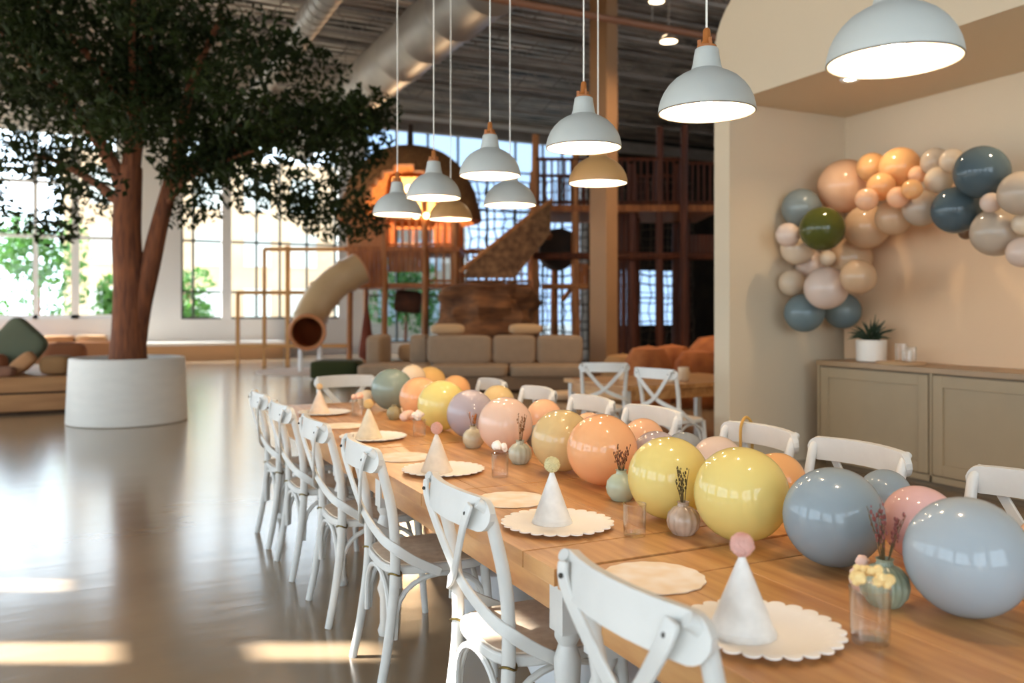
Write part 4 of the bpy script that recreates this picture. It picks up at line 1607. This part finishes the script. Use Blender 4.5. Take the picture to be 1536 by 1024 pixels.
# tube slide
sd = play('tube_slide', 'pale tan tube slide curving down from the playhouse to the mat', 'slide')
SC = mat('slide_tan', (206, 172, 128), .4, var=.1, vscale=2)
P = smooth_path([(pu(a_, v_), v_, pz(b_, v_)) for a_, b_, v_ in ((541, 402, -.62), (524, 411, -.75), (503, 424, -.85), (483, 445, -1.0), (468, 470, -1.2), (462, 492, -1.5), (461, 498, -1.95))], 5)
R_ = .385
mb = MB()
mb.tube(P, R_, 24, caps=False)
mb.build('tube', SC, sd)
MB().tube([P[0], P[1]], R_, 24).build('upper_collar', mat('slide_collar', (214, 150, 104), .5), sd)
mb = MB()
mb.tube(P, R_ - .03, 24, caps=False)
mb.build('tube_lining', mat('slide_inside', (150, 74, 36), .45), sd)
for k in (6, 14, 22):
    MB().tube([P[k] - (P[k + 1] - P[k - 1]).normalized() * .035, P[k] + (P[k + 1] - P[k - 1]).normalized() * .035], R_ + .03, 24, caps=False).build('joint_ring', SC, sd)
dirn = (P[-1] - P[-2]).normalized()
rp = []
e1 = dirn.cross(V((0, 0, 1))).normalized()
e2 = e1.cross(dirn)
for k in range(33):
    a = 2 * pi * k / 32
    rp.append(P[-1] + (e1 * cos(a) + e2 * sin(a)) * (R_ - .01))
MB().tube(rp, .045, 8).build('mouth_ring', mat('slide_ring', (196, 128, 80), .5), sd)
for du in (-.22, .22):
    MB().bar((P[-1].x + du, P[-1].y + .25, .026), (P[-1].x + du, P[-1].y + .25, P[-1].z - R_ + .06), .05, 8).build('foot', WFRAME, sd)
# timber frame by the window
fr = play('timber_climber', 'slim yellow timber frame standing before the dark-barred windows', 'climbing frame')
TIM = mat('yellow_timber', (210, 150, 82), .6, var=.15, vscale=3)
for px in (422,):
    MB().span((pu(px) - .05, .55, 0), (pu(px) + .05, .65, pz(366))).build('post', TIM, fr, smooth=False)
for py in (371, 438, 520):
    MB().span((pu(386 if py == 371 else 345) if py != 520 else pu(345), .56, pz(py) - .05), (pu(513), .64, pz(py) + .05)).build('rail', TIM, fr, smooth=False)
MB().span((pu(345) - .04, .56, 0), (pu(345) + .04, .64, pz(438))).build('post', TIM, fr, smooth=False)
MB().span((pu(386) - .04, .56, 0), (pu(386) + .04, .64, pz(371))).build('post', TIM, fr, smooth=False)
# round mat and green block
q = at(468, HY, 19.6)
o = MB().lathe([(0, 0), (1.25, 0), (1.25, .02), (0, .024)], 56).build('round_mat', mat('mat_beige', (206, 184, 166), .9))
o.location = (q.x, q.y, .001)
tag(o, 'round pale mat under the slide mouth', 'mat')
q = at(506, HY, 17.6)
o = MB().pillow((0, 0, .19), (1.0, .8, .38), e=.25, n=32).build('green_block', mat('moss_green', (52, 58, 22), .95))
o.location = (q.x, q.y, .001)
o.rotation_euler = (0, 0, -YAW)
tag(o, 'low moss green cushion block beside the sofa end', 'cushion block')

# ------------------------------------------------------------------ left lounge platform and window benches
p0 = at(108, HY, 11.75)
pf = thing('lounge_platform', (p0.x, p0.y, 0), 'low two-step wooden lounge platform behind the planter', 'platform', rz=radians(3))
WOOD2 = mat('platform_wood', (178, 128, 78), .6, rgb2=(148, 100, 58), vscale=2, stretch=(.5, 6, 4))
MB().span((-4.6, 0, .04), (.15, 3.4, .27)).build('lower_step', WOOD2, pf, smooth=False, bevel=.01)
MB().span((-4.6, .06, .29), (.10, 3.4, .49)).build('upper_step', WOOD2, pf, smooth=False, bevel=.01)
MB().span((-4.58, .03, .27), (.12, 3.38, .29)).build('shadow_gap', mat('gap_dark', (60, 40, 26), .9), pf, smooth=False)
MB().span((-4.6, .05, .0), (.1, 3.3, .04)).build('plinth', mat('gap_dark', (60, 40, 26)), pf, smooth=False)


def heap(px, py, Z, d, rgb, label, rx=0.0, ry=0.0, e=.55, cat='cushion'):
    q = at(px, py, Z)
    o = MB().pillow((0, 0, 0), d, e=e, n=28, m=16).build('lounge_cushion', mat('cush_%d_%d_%d' % rgb, rgb, .9, var=.12, vscale=4))
    o.rotation_euler = (rx, ry, -YAW)
    lo_ = min((o.rotation_euler.to_matrix() @ v_.co).z for v_ in o.data.vertices)
    q.z = .4915 - lo_
    o.location = q
    tag(o, label, cat, 'cushions on the lounge platform')
    return o


heap(28, 533, 12.4, (.66, .2, .66), (84, 88, 66), 'big grey-green square cushion tipped on its corner', 0.0, radians(42), .4)
heap(-14, 545, 12.1, (.42, .3, .3), (150, 92, 60), 'rust-brown cushion at the frame edge before the grey-green one')
heap(34, 549, 11.95, (.40, .16, .2), (166, 118, 76), 'slanted tan bolster leaning on the grey-green cushion', 0, radians(-38))
heap(87, 549, 12.1, (.44, .34, .28), (136, 98, 58), 'plump olive-tan cushion beside the planter')
heap(98, 534, 13.2, (.62, .3, .42), (152, 92, 54), 'rust-tan upright cushion at the rear of the platform')
heap(6, 556, 11.75, (.3, .16, .14), (124, 84, 62), 'small brown cushion lying at the platform front')
# benches along the far wall
bn = thing('window_bench', (0, 0, 0), 'pale wooden bench along the low wall between the two windows', 'bench')
MB().span((.4, 25.5, 0), (4.9, 26.98, .42)).build('bench_front', mat('bench_wood', (196, 150, 104), .6), bn, smooth=False)
MB().span((.36, 25.44, .42), (4.94, 26.98, .5)).build('bench_top', mat('bench_top', (232, 226, 216), .6), bn, smooth=False, bevel=.01)
bn = thing('storage_bench', (0, 0, 0), 'low brown window seat under the white-framed window', 'bench')
MB().span((-4.5, 25.6, 0), (.3, 26.98, .55)).build('seat_box', mat('seat_brown', (168, 112, 70), .7), bn, smooth=False)
for k, (x, rgb) in enumerate([(-1.9, (150, 96, 60)), (-1.0, (176, 134, 92)), (-.2, (196, 158, 116))]):
    MB().pillow((x, 26.3, .62), (.8, .6, .22), e=.4).build('seat_pad', mat('pad_%d' % k, rgb, .9), bn)

# ------------------------------------------------------------------ camera
cd = bpy.data.cameras.new('camera')
cam = bpy.data.objects.new('camera', cd)
COL.objects.link(cam)
cam.location = (0, 0, CH)
cam.rotation_euler = (pi / 2, 0, -YAW)
cd.sensor_width = 36
cd.lens = F / 1536 * 36
cd.shift_y = -(512 - HY) / 1536
cd.clip_end = 200
cd.dof.use_dof = True
cd.dof.focus_distance = 2.75
cd.dof.aperture_fstop = 2.2
S.camera = cam
S.view_settings.view_transform = 'Standard'
S.view_settings.look = 'None'
S.view_settings.exposure = 0.24
S.view_settings.gamma = 1.0
S.view_settings.use_curve_mapping = False
S.cycles.max_bounces = 8
S.cycles.diffuse_bounces = 5
S.cycles.transparent_max_bounces = 12
S.cycles.sample_clamp_indirect = 6
